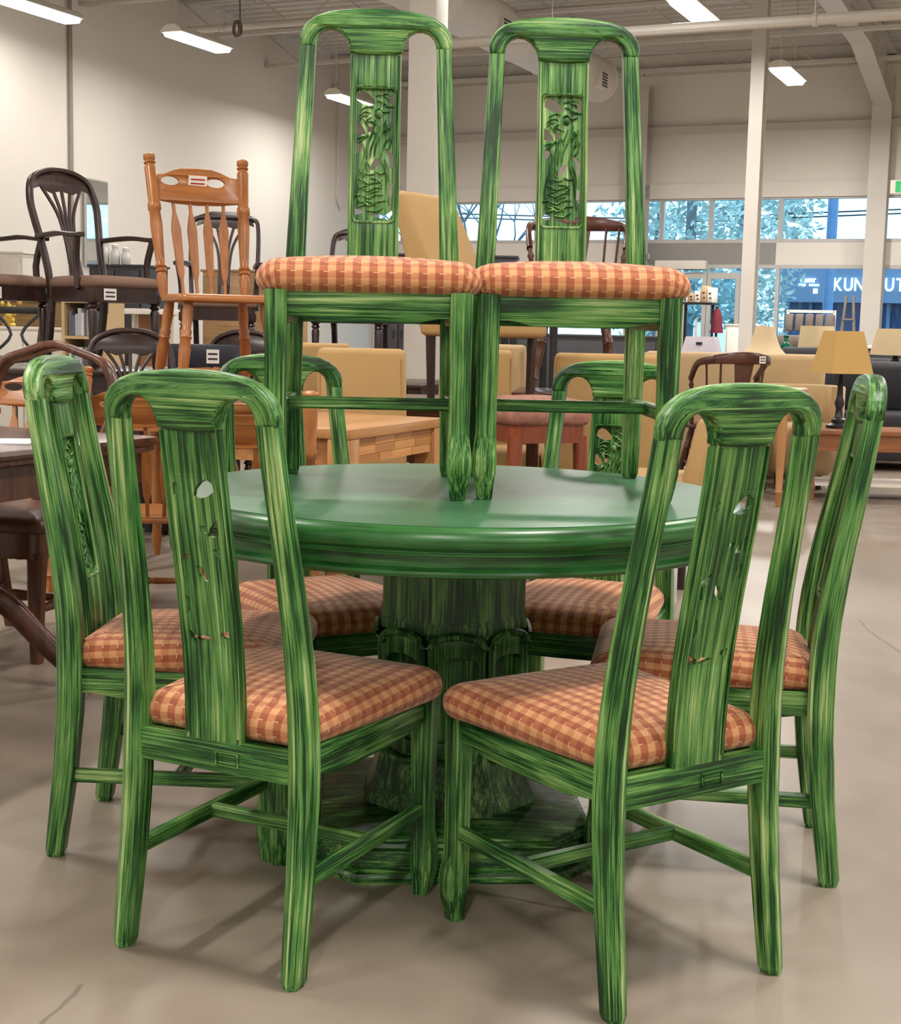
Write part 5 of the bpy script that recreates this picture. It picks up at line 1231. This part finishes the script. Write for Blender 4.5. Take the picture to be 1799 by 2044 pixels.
# ---- left background along the wall
M_OLIVE = wood('olive_brown_panel', (118, 92, 52), (146, 116, 70), 'x', .5)
pedestal('white sideboard in the left background', P(50, 13.0), .95, .45, 1.02, M_WHITE, R(-20), doors=3)
t = thing('headboard', 'olive brown wooden headboard behind the white sideboard', 'headboard', P(60, 13.6), R(-20))
bm = B(); box(bm, (0, 0, .65), (.78, .04, 1.3), bev=.01); finish(bm, 'panel', M_OLIVE, t)
for s in (-1, 1):
    bm = B(); box(bm, (s*.40, 0, .66), (.06, .06, 1.32), bev=.008); finish(bm, 'post', M_OLIVE, t)
bm = B(); box(bm, (0, -.02, 1.28), (.86, .06, .05), bev=.008); finish(bm, 'cap_rail', M_OLIVE, t)
p = P(18, 12.9); t = thing('gold_ornament', 'gold blossom ornament on the white sideboard', 'ornament', (p.x, p.y, 1.021))
M_GOLD = plain('gold_leaf', (214, 180, 84), .35, metal=.6)
bm = B(); lathe(bm, [(.05, 0), (.06, .02), (.025, .05), (.035, .10), (.015, .16), (.012, .22)], 16); finish(bm, 'vase', M_GOLD, t)
for i in range(9):
    a_ = i*2.4; r_ = .03+.008*i; bm = B(); bmesh.ops.create_icosphere(bm, subdivisions=1, radius=.028, matrix=Matrix.Translation((r_*math.cos(a_), r_*math.sin(a_), .06+.02*i))); finish(bm, 'blossom', M_GOLD, t, 60)
def bookcase(label, px, Y, w_, h, shelves, seed):
    random.seed(seed); t = thing('bookcase', label, 'shelf', P(px, Y), R(-20)); d = .3
    for s in (-1, 1):
        bm = B(); box(bm, (s*(w_/2-.015), 0, h/2), (.03, d, h)); finish(bm, 'side_panel', M_CREAM, t)
    for i in range(shelves+1):
        bm = B(); box(bm, (0, 0, .05+(h-.065)*i/shelves), (w_-.06, d, .025)); finish(bm, 'shelf_board', M_CREAM, t)
    bm = B(); box(bm, (0, d/2-.006, h/2), (w_-.06, .01, h-.02)); finish(bm, 'back_panel', M_WHITE, t)
    cols = [plain('book_%d' % i, c_, .6) for i, c_ in enumerate(((150, 148, 150), (96, 98, 104), (206, 204, 204), (176, 178, 186), (74, 140, 110)))]
    mt = Matrix.Rotation(R(-20), 4, 'Z'); k_ = 0
    base = t.location
    for i in range(max(0, shelves-2), shelves):
        x = -w_/2+.05; j = 0
        while x < w_/2-.07:
            bwid = random.uniform(.02, .035); hb = random.uniform(.16, .24)
            bm = B(); box(bm, (0, 0, hb/2), (bwid-.001, .18, hb)); o = finish(bm, 'book', random.choice(cols))
            q_ = mt @ Vector((x+bwid/2, -.03, .065+(h-.065)*i/shelves)); o.location = base+q_; o.rotation_euler = (0, 0, R(-20))
            tag(o, 'book on the %s of the white bookcase at left' % ('upper visible shelf' if i == shelves-1 else 'lower visible shelf'), 'book', 'books in the white bookcase'); x += bwid; j += 1
bookcase('white bookcase of grey books behind the left armchair legs', 186, 12.2, .42, 1.26, 4, 3)
t = thing('console_frame', 'white console table with brown panel under the left armchair', 'table', P(290, 13.1), R(-20))
for s in (-1, 1):
    for sy in (-1, 1):
        bm = B(); bar(bm, [(s*.20, sy*.15, 0), (s*.20, sy*.15, 1.16)], .05, .05, up=(0, 1, 0)); finish(bm, 'leg', M_WHITE, t)
bm = B(); box(bm, (0, 0, 1.18), (.48, .38, .05), bev=.006); finish(bm, 'table_top', M_WHITE, t)
bm = B(); box(bm, (.02, .1, .9), (.3, .02, .5)); finish(bm, 'inner_panel', wood('tan_panel', (140, 96, 58), (166, 118, 76), 'z'), t)
pedestal('tall charcoal dresser in the left background', P(258, 15.0), .62, .5, 1.66, M_CHAR, R(-20), doors=2)
pedestal('low tan cabinet behind the raised oak chair', P(510, 14.0), .9, .45, 1.60, wood('tan_cabinet', (160, 124, 84), (186, 150, 108), 'x'), R(-20), doors=2)
pedestal('tall white cabinet behind the left armchair back', P(48, 15.2), .28, .4, 1.78, M_WHITE, R(-20), doors=1)
for i, (px, hh) in enumerate(((210, .22), (231, .18), (252, .15))):
    p = P(px, 14.9); t = thing('glass_jar', ['tall clear jar at the left end of the charcoal dresser', 'clear jar in the middle on the charcoal dresser', 'short clear jar right on the charcoal dresser'][i], 'jar', (p.x, p.y, 1.661))
    bm = B(); lathe(bm, [(.04, 0), (.05, .01), (.05, hh*.7), (.03, hh*.85), (.035, hh)], 16); finish(bm, 'jar_body', plain('milky_glass', (214, 214, 210), .2), t, 60)
    bm = B(); lathe(bm, [(.036, hh), (.036, hh+.02), (.01, hh+.03)], 16); finish(bm, 'lid', M_WHITE, t)
